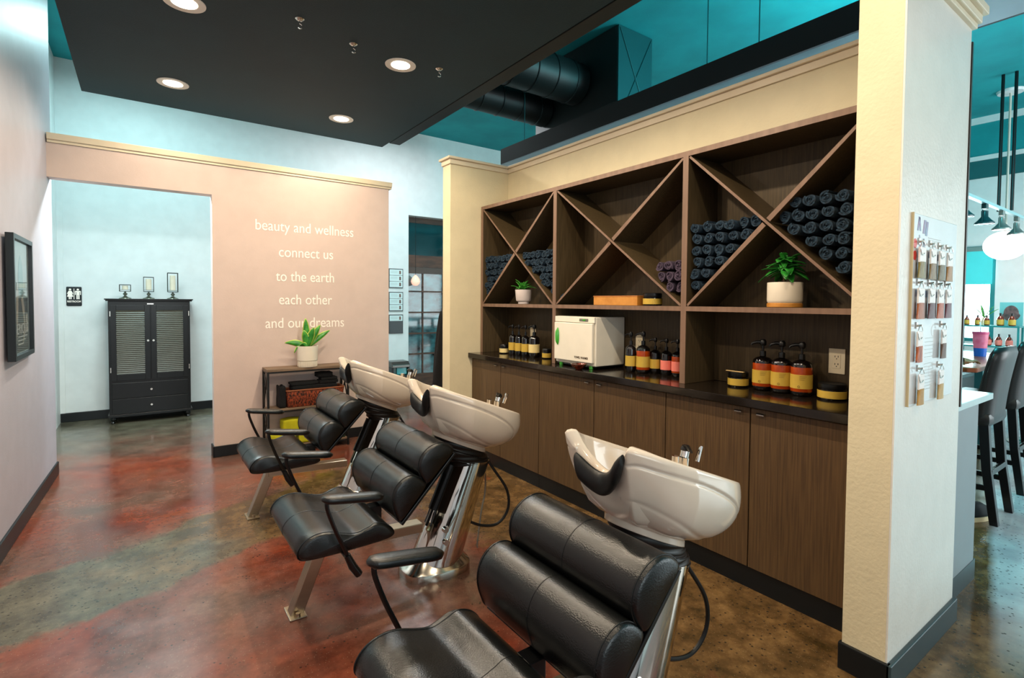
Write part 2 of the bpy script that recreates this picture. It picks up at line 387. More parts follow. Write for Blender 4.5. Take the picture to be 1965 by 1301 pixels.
# downlights
LX = [.195,1.39]; LY = [4.46,3.22,1.98,.74,-.5]
LN = {(0,0):'recessed downlight at the far left of the dark dropped ceiling, nearest the mauve wall',
      (0,1):'recessed downlight cut by the top edge at the left, nearest the viewer',
      (1,0):'smallest recessed downlight, at the far right corner of the dark dropped ceiling',
      (1,1):'recessed downlight right of centre in the dark ceiling beside two hooks'}
dl = thing('recessed_downlight', LN[(0,0)], 'ceiling light', (LX[0],LY[0],2.90), 'recessed downlights')
G().lathe([(.062,-.002),(.098,-.004),(.099,.001),(.062,.002)],(LX[0],LY[0],2.90),36).o('trim_ring', mat('downlight_trim','e6ddd0',.4), dl, smooth=True)
G().lathe([(.0,-.004),(.060,-.004),(.060,.001),(0,.001)],(LX[0],LY[0],2.90),32).o('lens', mat('downlight_lens','fff6e8',.4,emit='fff0d8',estr=6), dl)
for i, x in enumerate(LX):
    for j, y in enumerate(LY):
        if (i,j) != (0,0) and (i,j) in LN:
            dup(dl, (x,y,2.90), LN[(i,j)], 'recessed downlights')
        light('downlight_lamp', 'SPOT', (x,y,2.885), (52,74,74,38,38)[j]*(1 if i else .7), WARM, (0,0,0), spot_size=math.radians(170), spot_blend=.5, shadow_soft_size=.035)
# little ceiling hooks
def hook(x, y, lab):
    t = thing('ceiling_hook', lab, 'hook', (x,y,2.90), 'hooks in the dark ceiling')
    G().lathe([(0,-.012),(.012,-.010),(.024,-.001),(.024,0)],(x,y,2.90),16).o('plate', M_silver, t, smooth=True)
    pts = [(x,y,2.89),(x,y,2.875)]+[(x+.014*math.sin(a),y,2.861+.014*math.cos(a)) for a in [0,.8,1.6,2.4,3.2,3.9]]
    G().tube(pts,.0032,8).o('wire_hook', M_silver, t, smooth=True)
hook(.72,3.03,'small metal ceiling hook leftmost, between the near downlights')
hook(1.05,3.13,'small metal ceiling hook just left of the right near downlight')
hook(1.62,3.12,'small metal ceiling hook just right of the right near downlight')
# spiral ducts and plenum
def duct(y, z, r, x0, x1, lab):
    t = thing('spiral_duct', lab, 'duct', (x0,y,z), 'round black air ducts')
    G().cyl((x0,y,z),(x1,y,z),r,n=36).o('duct_pipe', M_duct, t, smooth=True)
    g = G(); x = x0+.12
    while x < x1:
        pts = [(x+.1*k/24, y+(r+.003)*math.cos(2*PI*k/24), z+(r+.003)*math.sin(2*PI*k/24)) for k in range(25)]
        g.tube(pts,.006,6); x += .24
    g.o('spiral_seam', mat('duct_seam','2a3436',.3,metal=.6), t, smooth=True)
duct(3.95,3.56,.20,1.6,3.60,'upper round black spiral duct crossing behind the dropped ceiling')
duct(4.47,3.44,.16,1.6,3.60,'lower round black spiral duct nearer the far wall')
t = thing('air_plenum','rectangular sheet metal plenum box the two ducts run into','duct',(3.85,4.2,3.1))
BX(3.62,3.42,3.05,4.10,4.64,3.94,.004).o('plenum_box', M_duct, t)
BX(3.625,3.405,3.05,4.095,3.42,3.94).o('front_panel', M_ductt, t)
G().tube([(3.64,3.402,3.07),(4.08,3.402,3.92)],.005,6).tube([(3.64,3.402,3.92),(4.08,3.402,3.07)],.005,6).o('cross_crease', M_ductt, t)
for k,(x,y,lab) in enumerate([(3.45,2.35,'thin suspension wire dropping beside the plenum'),(3.45,1.95,'thin suspension wire nearest the pillar above the beam'),(3.1,4.15,'thin suspension wire at the far end of the black beam')]):
    tag(G().cyl((x,y,2.83 if k<2 else 2.8),(x,y,HC),.004,n=6).o('suspension_wire', M_ductt), lab, 'wire', 'wires holding the beam')

# ================================================================== CABINETS, COUNTER, SHELVING
seams = [3.865,3.42,2.925,2.364,1.808,1.322,.835]
t = None
cn = ['dark wood base cabinet at the far end beside the cream stub wall','dark wood base cabinet in the middle, under the towel warmer','dark wood base cabinet at the near end beside the pillar']
cab_pairs = [(0,1,2),(2,3,4),(4,5,6)]
for k,(a,b_,c) in enumerate(cab_pairs):
    y1, ym, y0 = seams[a], seams[b_], seams[c]
    t = thing('base_cabinet', cn[k], 'cabinet', (2.52,(y0+y1)/2,0), 'base cabinets under the black counter')
    BX(2.356,y0+.001,.1,2.705,y1-.001,.872).o('cabinet_body', M_plastic, t)
    BX(2.345,y0+.001,0,2.36,y1-.001,.1).o('toe_kick', M_base, t)
    for (p,q,hy) in ((ym,y1,ym+.055),(y0,ym,ym-.055)):
        d = BX(2.335,p+.003,.105,2.354,q-.003,.866,.0015).o('door', M_wood, t)
        G().box(2.318,hy-.018,.846,2.336,hy+.018,.850).box(2.318,hy-.018,.840,2.321,hy+.018,.850).o('tab_pull', M_silver, d)
ct = thing('countertop','long glossy black countertop over the base cabinets','countertop',(2.5,2.35,.875))
BX(2.296,.83,.875,2.711,3.868,.915,.003).o('counter_slab', M_ctr, ct)
sh = thing('shelving_unit','dark wood wall shelving with three crossed bays above the counter','shelving',(2.56,2.35,.915))
XF, XB = 2.418, 2.708; ZT = 2.185; ZS = 1.342
yL, yR = 3.86, .83; D1, D2 = 2.865, 1.767; T = .017
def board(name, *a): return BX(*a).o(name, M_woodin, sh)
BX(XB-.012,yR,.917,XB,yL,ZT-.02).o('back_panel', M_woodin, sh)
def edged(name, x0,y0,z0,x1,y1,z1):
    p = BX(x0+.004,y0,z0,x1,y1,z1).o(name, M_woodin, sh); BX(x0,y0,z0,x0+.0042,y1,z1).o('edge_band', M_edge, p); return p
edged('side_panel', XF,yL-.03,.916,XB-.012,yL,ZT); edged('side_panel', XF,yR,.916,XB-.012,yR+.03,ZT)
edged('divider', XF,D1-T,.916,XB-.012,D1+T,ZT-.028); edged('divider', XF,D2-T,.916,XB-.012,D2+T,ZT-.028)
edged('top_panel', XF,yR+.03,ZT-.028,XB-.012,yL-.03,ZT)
bays = [(D1+T,yL-.03),(D2+T,D1-T),(yR+.03,D2-T)]
BC = []
for (a,b_) in bays:
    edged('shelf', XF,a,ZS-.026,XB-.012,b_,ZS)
    zt = ZT-.028
    a2 = a if a > 1 else .88
    BC.append((a2,b_,(a2+b_)/2,(ZS+zt)/2))
    for sgn in (1,-1):
        p0 = (a2, ZS) if sgn > 0 else (a2, zt); p1 = (b_, zt) if sgn > 0 else (b_, ZS)
        d = Vector((p1[0]-p0[0], p1[1]-p0[1])).normalized(); n = Vector((-d.y,d.x))*.0125
        q0 = Vector(p0); q1 = Vector(p1)
        # keep ends inside the bay
        poly = [q0+n,q0-n,q1-n,q1+n]
        poly = [(min(max(v.x,a2),b_), min(max(v.y,ZS),zt)) for v in poly]
        if sgn < 0:   # two halves so the boards do not pass through one another
            m_ = (q0+q1)/2; e = d*.0135
            for h0,h1 in ((q0,m_-e),(m_+e,q1)):
                pl = [h0+n,h0-n,h1-n,h1+n]; pl = [(min(max(v.x,a2),b_), min(max(v.y,ZS),zt)) for v in pl]
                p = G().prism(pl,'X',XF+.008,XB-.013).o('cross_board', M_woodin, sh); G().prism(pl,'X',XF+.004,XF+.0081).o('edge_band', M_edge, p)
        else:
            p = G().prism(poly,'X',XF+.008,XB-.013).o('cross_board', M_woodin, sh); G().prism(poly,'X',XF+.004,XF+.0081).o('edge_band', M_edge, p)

# ---- rolled towels
def roll_mesh(m, r=.031, L=.22):
    g = G(); turns = 3.1; n = 62; th = .0075; A=[];B=[];A2=[];B2=[]
    for i in range(n+1):
        a = turns*2*PI*i/n; ro = .004+(r-.004)*i/n; wob = 1+.05*math.sin(a*1.7)
        ri = max(ro-th,.001); c, s_ = math.cos(a), math.sin(a); dx = .004*math.sin(a*2.3)+.006*(1-i/n)
        A.append((dx,c*ro*wob,s_*ro*wob)); A2.append((dx,c*ri*wob,s_*ri*wob)); B.append((L,c*ro*wob,s_*ro*wob)); B2.append((L,c*ri*wob,s_*ri*wob))
    a,a2,b_,b2 = g.ring(A),g.ring(A2),g.ring(B),g.ring(B2)
    g.bridge(a,b_,False); g.bridge(a2,b2,False); g.bridge(a,a2,False); g.bridge(b_,b2,False)
    for q in (0,-1): g.b.faces.new((a[q],b_[q],b2[q],a2[q]))
    me = g.o('rolled_towel', m, org=(0,0,0), smooth=True); return me
proto = roll_mesh(M_towel); protop = roll_mesh(M_towelp)
used = {id(proto):False, id(protop):False}
def put_roll(src, x, y, z, label, group, s=1):
    if used[id(src)]: o = src.copy(); C.objects.link(o)
    else: o = src; used[id(src)] = True
    o.location = (x,y,z); o.rotation_euler = (random.uniform(0,6.28),random.uniform(-.02,.02),random.uniform(-.05,.05))
    k = s*random.uniform(.93,1.04); o.scale = (random.uniform(.92,1.0),k,k)
    tag(o, label, 'towel', group)
def fill(bay, side, zmax, src, lab, group, r=.0335, x=XF+.018, maxn=99):
    a, b_, yc, zc = BC[bay]; p = 2*r*.99; z = ZS+r*1.6; row = 0
    while z < zmax:
        zz = min(z, zc); hz = (zz-ZS)/(zc-ZS)*(b_-a)/2 - r*1.05
        if z > zc: hz = (b_-a)/2 - r - (z-zc)/(zc-ZS)*(b_-a)/2
        n = int((hz+.000)/p)+ (1 if hz > 0 else 0)
        for k in range(min(n,maxn)):
            d = r*1.02+k*p+(.35*r if row%2 and hz > 4*r else 0)+random.uniform(0,.12*r)
            if d > hz+ .001: break
            y = (b_-d) if side == 'L' else (a+d)
            put_roll(src, x+random.uniform(0,.02), y, z+random.uniform(-.05,.08)*r, lab, group)
        z += p*.93; row += 1
fill(2,'L',1.80,proto,'rolled navy towel stacked in the left triangle of the nearest shelf bay','towels in the nearest bay, left')
fill(2,'R',1.86,proto,'rolled navy towel stacked beside the pillar in the nearest shelf bay','towels in the nearest bay, right')
fill(0,'R',1.76,proto,'rolled navy towel piled right of centre in the farthest shelf bay','towels in the farthest bay, right', r=.030)
fill(0,'L',1.76,proto,'rolled navy towel piled against the left side of the farthest shelf bay','towels in the farthest bay, left', r=.030)
fill(1,'R',1.59,protop,'rolled plum grey towel in the right corner of the middle shelf bay','plum towels in the middle bay', r=.032, maxn=3)
fill(1,'L',1.45,proto,'rolled dark towel alone in the left corner of the middle shelf bay','dark towels in the middle bay', r=.035, maxn=1)

# ---- bottles and jars
def bottle(x, y, r, H, glass, lab_m, label, z=.915, group='pump bottles on the counter', dirn=1.0):
    t = thing('pump_bottle', label, 'bottle', (x,y,z), group)
    hb = H*.67
    prof = [(0,0),(r*.80,.001),(r*.97,.010),(r,.02),(r,hb*.83),(r*.95,hb*.89),(r*.68,hb*.955),(r*.36,hb*.985),(r*.28,hb)]
    top = hb
    G().lathe(prof,(x,y,z),32).o('glass_body', M_darkgl, t, smooth=True)
    if glass is M_amber: G().lathe([(r*.9,.012),(r+.0003,.024),(r+.0003,hb*.80),(r*.9,hb*.805)],(x,y,z),32).o('amber_liquid', M_liq, t, smooth=True)
    G().lathe([(r+.0006,hb*.22),(r+.0012,hb*.222),(r+.0012,hb*.60),(r+.0006,hb*.602)],(x,y,z),40).o('label_wrap', lab_m, t, smooth=True)
    nk = z+top
    G().lathe([(r*.26,0),(r*.32,.001),(r*.32,H*.07),(r*.30,H*.10),(r*.12,H*.105),(r*.12,H*.27),(0,H*.27)],(x,y,nk),20).o('pump_collar', M_plastic, t, smooth=True)
    zt = z+H*.90; sz = H*.04
    g = G().lathe([(0,-sz*.6),(r*.26,-sz*.6),(r*.34,-sz*.1),(r*.34,sz*1.5),(r*.2,H*.098),(0,H*.1)],(x,y,zt),16)
    dx, dy = -math.cos(dirn)*1, math.sin(dirn)*1
    g.tube([(x,y,zt+sz),(x+dx*r*.6,y+dy*r*.6,zt+sz*1.1),(x+dx*r*1.05,y+dy*r*1.05,zt+sz*.4),(x+dx*r*1.15,y+dy*r*1.15,zt-sz*.5)],[r*.2,r*.18,r*.14,r*.1],10)
    g.o('pump_head', M_plastic, t, smooth=True)
    if r > .045:   # printed lines and small ring mark on the label, towards the room
        g = G(); a0 = math.radians(212)
        for k in range(3):
            zz = z+hb*(.56-.045*k)
            pts = [(x+(r+.0018)*math.cos(a0+q*.09-.3), y+(r+.0014)*math.sin(a0+q*.09-.3), zz) for q in range(8-k)]
            g.tube(pts,.0005,5)
        aa = a0-.35; c0 = Vector((x+(r+.0018)*math.cos(aa), y+(r+.0018)*math.sin(aa), z+hb*.28)); tn = Vector((-math.sin(aa),math.cos(aa),0))
        g.tube([c0+tn*.0045*math.cos(q*PI/6)+Vector((0,0,.0045*math.sin(q*PI/6))) for q in range(13)],.0007,5)
        g.o('label_print', M_ink, t)
    return t
B3 = [(2.600,1.412,'leftmost of three large amber pump bottles in the nearest bay'),(2.602,1.316,'middle of three large amber pump bottles in the nearest bay'),(2.596,1.216,'rightmost of three large amber pump bottles, with ring mark on label')]
for x,y,l in B3: bottle(x,y,.0475,.262,M_amber,M_yel,l)
bottle(2.560,2.262,.034,.258,M_darkgl,M_yel,'dark pump bottle with yellow label right beside the towel warmer')
bottle(2.580,2.178,.042,.264,M_amber,M_yel,'large amber pump bottle with yellow label right of the towel warmer')
bottle(2.628,2.122,.033,.226,M_darkgl,M_yel,'smaller dark pump bottle with yellow label in the middle bay')
bottle(2.630,2.038,.034,.226,M_darkgl,M_pink,'dark pump bottle with pink label in the middle bay')
bottle(2.632,1.958,.034,.226,M_amber,M_pink,'amber pump bottle with pink label half hidden by the shelf divider')
for k,(y,l) in enumerate([(3.552,'leftmost dark pump bottle in the farthest bay, yellow label'),(3.462,'second dark pump bottle from the left in the farthest bay'),(3.370,'third dark pump bottle from the left in the farthest bay')]):
    bottle(2.545,y,.033,.255,M_darkgl,M_yel,l)
bottle(2.560,3.275,.044,.262,M_darkgl,M_cream2,'wider dark pump bottle with cream label in the farthest bay')
def jar(x,y,r,H,label,z=.915,lm=None,stick=False):
    t = thing('cosmetic_jar', label, 'jar', (x,y,z), 'squat dark jars')
    G().lathe([(0,0),(r*.93,.001),(r,.008),(r,H*.62),(r*.92,H*.68),(0,H*.68)],(x,y,z),32).o('jar_body', M_darkgl, t, smooth=True)
    G().lathe([(r+.0005,H*.12),(r+.0009,H*.125),(r+.0009,H*.56),(r+.0005,H*.565)],(x,y,z),36).o('label_wrap', lm or M_yel, t, smooth=True)
    G().lathe([(0,H*.68),(r*.96,H*.68),(r*.98,H*.72),(r*.98,H*.95),(r*.9,H),(0,H)],(x,y,z),32).o('lid', M_plastic, t, smooth=True)
jar(2.60,1.545,.052,.080,'dark jar with a wooden stick on its lid, left of the large bottles')
tag(G().box(2.57,1.50,.9955,2.585,1.60,.9985,.0008).o('wooden_spatula', mat('pale_wood','d9b880',.5)),'pale wooden spatula lying on the lid of the jar','spatula')
jar(2.625,1.09,.060,.076,'widest dark jar with yellow label under the wall outlet')
jar(2.53,3.66,.038,.078,'dark jar with cream label at the far left of the counter',lm=M_cream2)
jar(2.585,3.145,.036,.078,'dark jar with yellow label beside the first shelf divider')
jar(2.50,2.045,.056,.076,'dark jar with yellow label on the middle shelf beside the wooden box',z=ZS)
wb = thing('wooden_box','long pale bamboo box lying on the middle shelf','box',(2.50,2.3,ZS))
BX(2.455,2.125,ZS,2.56,2.50,ZS+.055,.002).o('box_body', M_bamboo, wb)
BX(2.453,2.123,ZS+.055,2.562,2.502,ZS+.061,.002).o('sliding_lid', mat('dark_bamboo','b06a28',.4), wb)
# ---- towel warmer
tw = thing('towel_warmer','white countertop towel warmer cabinet with green handle','towel warmer',(2.55,2.65,.915))
x0,x1,y0,y1,z0,z1 = 2.405,2.69,2.435,2.835,.935,1.262
BX(x0+.012,y0,z0,x1,y1,z1,.006).o('housing', M_appl, tw)
BX(x0-.012,y0+.012,z0+.022,x0+.010,y1-.006,z1-.043,.005).o('door', M_appl, tw)
BX(x0-.002,y0+.002,z1-.040,x0+.013,y1-.002,z1-.001,.003).o('control_strip', M_appl, tw)
sw = BX(x0-.005,y0+.06,z1-.030,x0-.001,y0+.145,z1-.012,.003).o('switch_plate', mat('grey_plastic','6a6a60',.4), tw)
BX(x0-.007,y0+.085,z1-.026,x0-.004,y0+.11,z1-.016,.001).o('rocker_switch', M_green, tw)
g = G(); yy = y1-.045; n=18
ra = [(x0-.014, yy+.016*math.cos(2*PI*i/n), 1.12+.062*math.sin(2*PI*i/n)) for i in range(n)]
rb = [(x0-.030, yy+.008*math.cos(2*PI*i/n), 1.12+.040*math.sin(2*PI*i/n)) for i in range(n)]
g.loft([ra,rb]).o('handle', M_green, tw, smooth=True)
for yy in (y0+.05,y1-.05):
    for xx in (x0+.02,x1-.03): G().cyl((xx,yy,.9165),(xx,yy,.936),.014,n=14).o('foot', M_green if xx < 2.5 else M_rubber, tw)
BX(x0+.02,y0+.004,.925,x1-.01,y1-.004,.936).o('base_plate', M_plastic, tw)
text('door_lettering','TOWEL WARMER',.021,M_ink,(x0-.0125,y0+.115,z0+.045),(PI/2,0,-PI/2),tw,offset=.0003,width=.135)
bw = thing('wooden_bowl','small dark red wooden bowl in front of the towel warmer','bowl',(2.345,2.52,.915))
G().lathe([(0,0),(.020,.001),(.024,.006),(.045,.022),(.054,.038),(.050,.038),(.040,.024),(.02,.012),(0,.011)],(2.345,2.52,.915),28).o('bowl_shell', mat('red_lacquer_wood','6e2410',.2,col2='2c0d05',scale=30,coat=.5), bw, smooth=True)
# ---- outlets
def outlet(y,z,lab):
    t = thing('wall_outlet', lab, 'outlet', (2.695,y,z), 'cream wall outlets above the counter')
    BX(2.689,y-.036,z-.060,2.6955,y+.036,z+.060,.002).o('cover_plate', M_outlet, t)
    BX(2.687,y-.017,z-.034,2.690,y+.017,z+.034,.001).o('receptacle', M_outlet, t)
    g = G()
    for dz in (-.018,.018):
        g.box(2.6865,y-.008,z+dz,2.6872,y-.0055,z+dz+.009).box(2.6865,y+.0055,z+dz,2.6872,y+.008,z+dz+.009).cyl((2.6865,y,z+dz-.006),(2.6872,y,z+dz-.006),.0025,n=8)
    g.o('socket_slots', M_plastic, t)
outlet(1.10,1.088,'cream wall outlet nearest the pillar, above the widest jar')
outlet(2.30,1.088,'cream wall outlet behind the bottles in the middle bay')
outlet(3.46,1.10,'cream wall outlet behind the bottles in the farthest bay')
# ---- plants
def leaf(g, p, ang, elev, L, w, droop, n=7, upright=False):
    d = Vector((math.cos(ang)*math.cos(elev), math.sin(ang)*math.cos(elev), math.sin(elev))); side = Vector((-math.sin(ang),math.cos(ang),0))
    if upright: side = d.cross(Vector((.25,1,0))).normalized()
    p = Vector(p); A=[];B=[];Md=[]
    for i in range(n+1):
        t_ = i/n; q = p+d*(L*t_)+Vector((0,0,-droop*L*t_*t_)); ww = w*math.sin(PI*min(.97,t_*.88+.10))**.8*.5
        A.append(q+side*ww+Vector((0,0,ww*.35))); B.append(q-side*ww+Vector((0,0,ww*.35))); Md.append(q)
    a,m_,b_ = g.ring(A),g.ring(Md),g.ring(B); g.bridge(a,m_,False); g.bridge(m_,b_,False)
def foliage(parent, base, n, L, w, seed, mats=M_leafd, e0=.2, e1=1.4, dr=.35, name='leaf'):
    rd = random.Random(seed)
    for k in range(n):
        g = G(); e = rd.uniform(e0,e1)
        leaf(g, (base[0]+rd.uniform(-.01,.01),base[1]+rd.uniform(-.01,.01),base[2]+rd.uniform(0,.02)), k*2.4+rd.uniform(-.3,.3), e, L*rd.uniform(.6,1.05), w*rd.uniform(.8,1.2), dr*rd.uniform(.5,1.4))
        g.o(name, mats, parent, smooth='all', solid=.0012)
# pot in the farthest bay
px_, py_ = 2.50,3.343
pl = thing('potted_plant','small green plant in a pale footed pot in the farthest bay','plant',(px_,py_,ZS))
G().lathe([(0,0),(.040,0),(.043,.003),(.043,.018),(.056,.024),(.060,.03),(.068,.115),(.064,.115),(.057,.04),(0,.04)],(px_,py_,ZS),32).o('pot', mat('lilac_ceramic','cfc2bc',.45), pl, smooth=True)
G().lathe([(0,.09),(.060,.09),(.060,.102),(0,.104)],(px_,py_,ZS),20).o('soil', M_soil, pl)
foliage(pl,(px_,py_,ZS+.10),26,.14,.030,3,M_leaf,.35,1.45,.45)
# big pot in the nearest bay
px_, py_ = 2.535,1.275
pl = thing('potted_plant','bushy green plant in a wide cream pot on a wooden saucer, nearest bay','plant',(px_,py_,ZS))
G().lathe([(0,0),(.075,0),(.078,.003),(.078,.018),(.075,.021),(0,.021)],(px_,py_,ZS),36).o('wooden_saucer', M_bamboo, pl, smooth=True)
G().lathe([(0,.021),(.072,.021),(.076,.025),(.078,.035),(.078,.118),(.077,.121),(.072,.121),(.071,.04),(0,.04)],(px_,py_,ZS),40).o('pot', M_pot, pl, smooth=True)
G().lathe([(0,.09),(.071,.09),(.071,.105),(0,.108)],(px_,py_,ZS),20).o('soil', M_soil, pl)
G().tube([(px_,py_,ZS+.10),(px_-.002,py_+.004,ZS+.14),(px_,py_,ZS+.18),(px_,py_-.003,ZS+.21)],.006,8).o('stem', mat('brown_stem','5c4426',.7), pl, smooth=True)
foliage(pl,(px_,py_,ZS+.165),26,.125,.042,11,M_leafd,-.15,.6,.4)
foliage(pl,(px_,py_,ZS+.20),26,.11,.040,12,M_leafd,.1,1.45,.55)

# ================================================================== SHAMPOO UNIT (local: root at 1.2,0,0)
U = thing('shampoo_unit','black leather shampoo chair with white backwash basin, nearest the viewer','salon chair',(1.2,0,0),'black shampoo chairs with white basins')
def seg2(p, a, b):
    ab = b-a; t_ = max(0,min(1,(p-a).dot(ab)/ab.length_squared)); return (p-(a+ab*t_)).length
GR = [Vector(v) for v in [(1.115,.80),(1.112,.872),(1.135,.905),(1.20,.886),(1.30,.850),(1.40,.806),(1.49,.755),(1.56,.695),(1.585,.65),(1.575,.61)]]
GR = [Vector((v[0],v[1])) for v in catmull([(v.x,v.y) for v in GR],5,False)]
GR2 = [Vector((v[0],v[1])) for v in catmull([(1.14,.782),(1.175,.788),(1.25,.745),(1.33,.69),(1.42,.638),(1.49,.61)],5,False)]
def basin():
    g = G(); N = 360; zr = lambda x: .952-.365*(x-1.10)
    rim=[];bot=[]
    for i in range(N):
        a = 2*PI*i/N
        # plan of the rim: front edge at x=1.10, rounded back at x=1.69
        ca, sa = math.cos(a), math.sin(a)
        e = 2.9 if ca > 0 else 4.2; k = (abs(ca)**e+abs(sa)**e)**(-1/e)
        hx = .30; x = 1.39+hx*ca*k
        hw = .158+.062*min(1,max(0,(x-1.09)/.22)); hw -= .05*max(0,(x-1.5)/.19)**2
        y = hw*sa*k
        z = zr(x)
        if x < 1.30 and ca < 0:
            f = max(0,1-(abs(y)/.128)**1.9)
            x += .072*f; z -= .118*f
        rim.append(Vector((x,y,z)))
        bx = 1.352+.148*ca; by = .108*sa; bot.append(Vector((bx,by,.618-.44*(bx-1.345))))
    rings = []; T_ = 84
    for j in range(T_+1):
        t_ = j/T_; R_ = []
        for r,b_ in zip(rim,bot):
            fr = max(0,min(1,(1.30-r.x)/.18)); fr = fr*fr*(3-2*fr)
            back = max(0,min(1,(r.x-1.5)/.17))
            if t_ < .1:
                R_.append(b_+Vector((0,0,.022*t_/.1))); continue
            t1 = (t_-.1)/.9; b0 = b_+Vector((0,0,.022))
            kx = .97*(1-fr)+.80*fr; kz = .08*(1-fr)+.36*fr
            c = Vector((b0.x+(r.x-b0.x)*(kx+.10*back), b0.y+(r.y-b0.y)*(1.02*(1-fr)+.85*fr), b0.z+(r.z-b0.z)*kz))
            if fr < 1: c.y += (1-fr)*.025*(1 if r.y > 0 else -1)*min(1,abs(r.y)/.1)
            p = b0*(1-t1)**2+c*(2*t1*(1-t1))+r*t1*t1
            if abs(p.y) > .07:
                q = Vector((p.x,p.z)); dm = min(seg2(q,u,v) for u,v in zip(GR,GR[1:])) if .58 < p.z < .93 and t_ > .1 else 1
                if p.z < .81 and p.x < 1.5: dm2 = min(seg2(q,u,v) for u,v in zip(GR2,GR2[1:]))
                else: dm2 = 1
                dep = .008*math.exp(-(dm/.0042)**2)+.004*math.exp(-(dm2/.006)**2)
                p = p+Vector((0,-dep if p.y > 0 else dep,0))
            R_.append(p)
        rings.append(R_)
    cen = Vector((1.42,0,0))
    def inner(s_, dz): 
        R_ = []
        for r in rim:
            q = Vector((1.40+(r.x-1.40)*s_, r.y*s_, 0)); zc = .665; q.z = r.z+(zc-r.z)*dz; R_.append(q)
        return R_
    def lip(off, up):
        out = []
        for r in rim:
            k = off*(1+1.1*max(0,min(1,(1.25-r.x)/.1))); out.append(Vector((1.40+(r.x-1.40)*(1-k), r.y*(1-k*.8), r.z+up)))
        return out
    rings += [lip(.012,.008), lip(.035,.011), lip(.06,.008), lip(.078,-.004), lip(.09,-.03)]
    for s_,dz in ((.87,.38),(.82,.60),(.74,.78),(.62,.90),(.45,.97),(.25,1.0),(.08,1.02)): rings.append(inner(s_,dz))
    g.loft(rings, True, True)
    return g, rim
g, RIM = basin()
bmesh.ops.translate(g.b, verts=g.b.verts, vec=(-.03,0,.004)); RIM = [v+Vector((-.03,0,.004)) for v in RIM]
bas = g.o('basin', M_porc, U, smooth='all')
# neck pad draped over the notch
cand = sorted([r for r in RIM if r.x < 1.30 and -.122 < r.y < .088], key=lambda r: r.y)
cand = cand[::3]
pts = [Vector((r.x-.004, r.y, r.z-.004)) for r in cand]; n_ = len(pts)
g = G(); rings = []
for i,p in enumerate(pts):
    k = min(1,math.sin(PI*(i+.6)/(n_+.2))*3.2)**.5
    ring = []
    for a in [2*PI*j/16 for j in range(16)]:
        u = math.cos(a)*.021*k; v = math.sin(a)*.037*k     # u across (forward), v along outer slope
        ring.append(p+Vector((-.012*k+u*.95-v*.10, 0, v*.92-.018*k+u*.35)))
    rings.append(ring)
g.loft(rings).o('neck_pad', M_rubber, bas, smooth=True)
# faucet and spray on the back deck
g = G().cyl((1.60,.06,.765),(1.605,.06,.80),.020,n=18).cyl((1.605,.06,.80),(1.612,.06,.822),.017,n=18)
fa = g.o('faucet', M_chrome, bas, smooth=True)
fl = G().lathe([(0,0),(.016,0),(.019,.01),(.013,.022),(0,.025)],(1.613,.06,.820),16).tube([(1.613,.06,.836),(1.585,.03,.846),(1.56,.0,.842)],[.008,.007,.005],8,flat=1.6); fl.o('mixer_lever', M_plastic, bas, smooth=True)
g = G().tube([(1.63,.03,.79),(1.645,.02,.84),(1.62,.0,.85),(1.60,.0,.80)],.0045,8); g.o('spray_hose', M_chrome, bas, smooth=True); G().cyl((1.54,.05,.79),(1.542,.05,.818),.013,n=14).o('control_knob', M_chrome, bas, smooth=True)
# gaiter
g = G(); rings = []
for j in range(25):
    t_ = j/24; cx_ = 1.385*(1-t_)+1.322*t_; rx = .112*(1-t_)+.142*t_; ry = .100*(1-t_)+.101*t_
    rr = 1+.035*math.sin(t_*6*2*PI)
    ring = []
    for i in range(40):
        a = 2*PI*i/40; x = cx_+rx*rr*math.cos(a); y = ry*rr*math.sin(a)
        zb = .515; zt = .622-.44*(x-1.315)+.004; ring.append((x,y,zb+(zt-zb)*t_+.006*math.sin(a*3+t_*14)))
    rings.append(ring)
g.loft(rings).o('rubber_gaiter', M_rubber, U, smooth='all')
# column
g = G(); rings = []
for t_ in [0,.03,.1,.25,.4,.55,.7,.85,.97,1]:
    c = Vector((1.19+.195*t_,0,.055+.475*t_)); rx = (.128-.022*t_)*(1.0); ry = .125-.022*t_
    rings.append([(c.x+rx*math.cos(2*PI*i/40), c.y+ry*math.sin(2*PI*i/40), c.z+rx*math.cos(2*PI*i/40)*-.12) for i in range(40)])
g.loft(rings).o('column', M_chrome, U, smooth=True)
# black slot on the column front with gas strut and bolts
def colp(t_, off): return Vector((1.19+.195*t_-(.128-.022*t_)-off,0,.055+.475*t_))
g = G()
for yy in (0,):
    g.loft([[colp(t_,.004)+Vector((0,-.035,0)), colp(t_,.004)+Vector((0,.035,0)), colp(t_,-.03)+Vector((0,.035,0)), colp(t_,-.03)+Vector((0,-.035,0))] for t_ in (.38,.95)])
g.o('column_slot', M_plastic, U)
G().cyl(tuple(colp(.97,-.004)),tuple(colp(.52,-.004)),.032,n=18).cyl(tuple(colp(.52,-.004)),tuple(colp(.36,-.002)),.014,n=12).o('gas_strut', M_plastic, U, smooth=True)
for yy,zz in ((-.108,.235),(-.112,.175)):
    G().cyl((1.185,yy+.012,zz),(1.185,yy-.012,zz),.014,n=12).o('bolt', M_chrome, U, smooth=True)
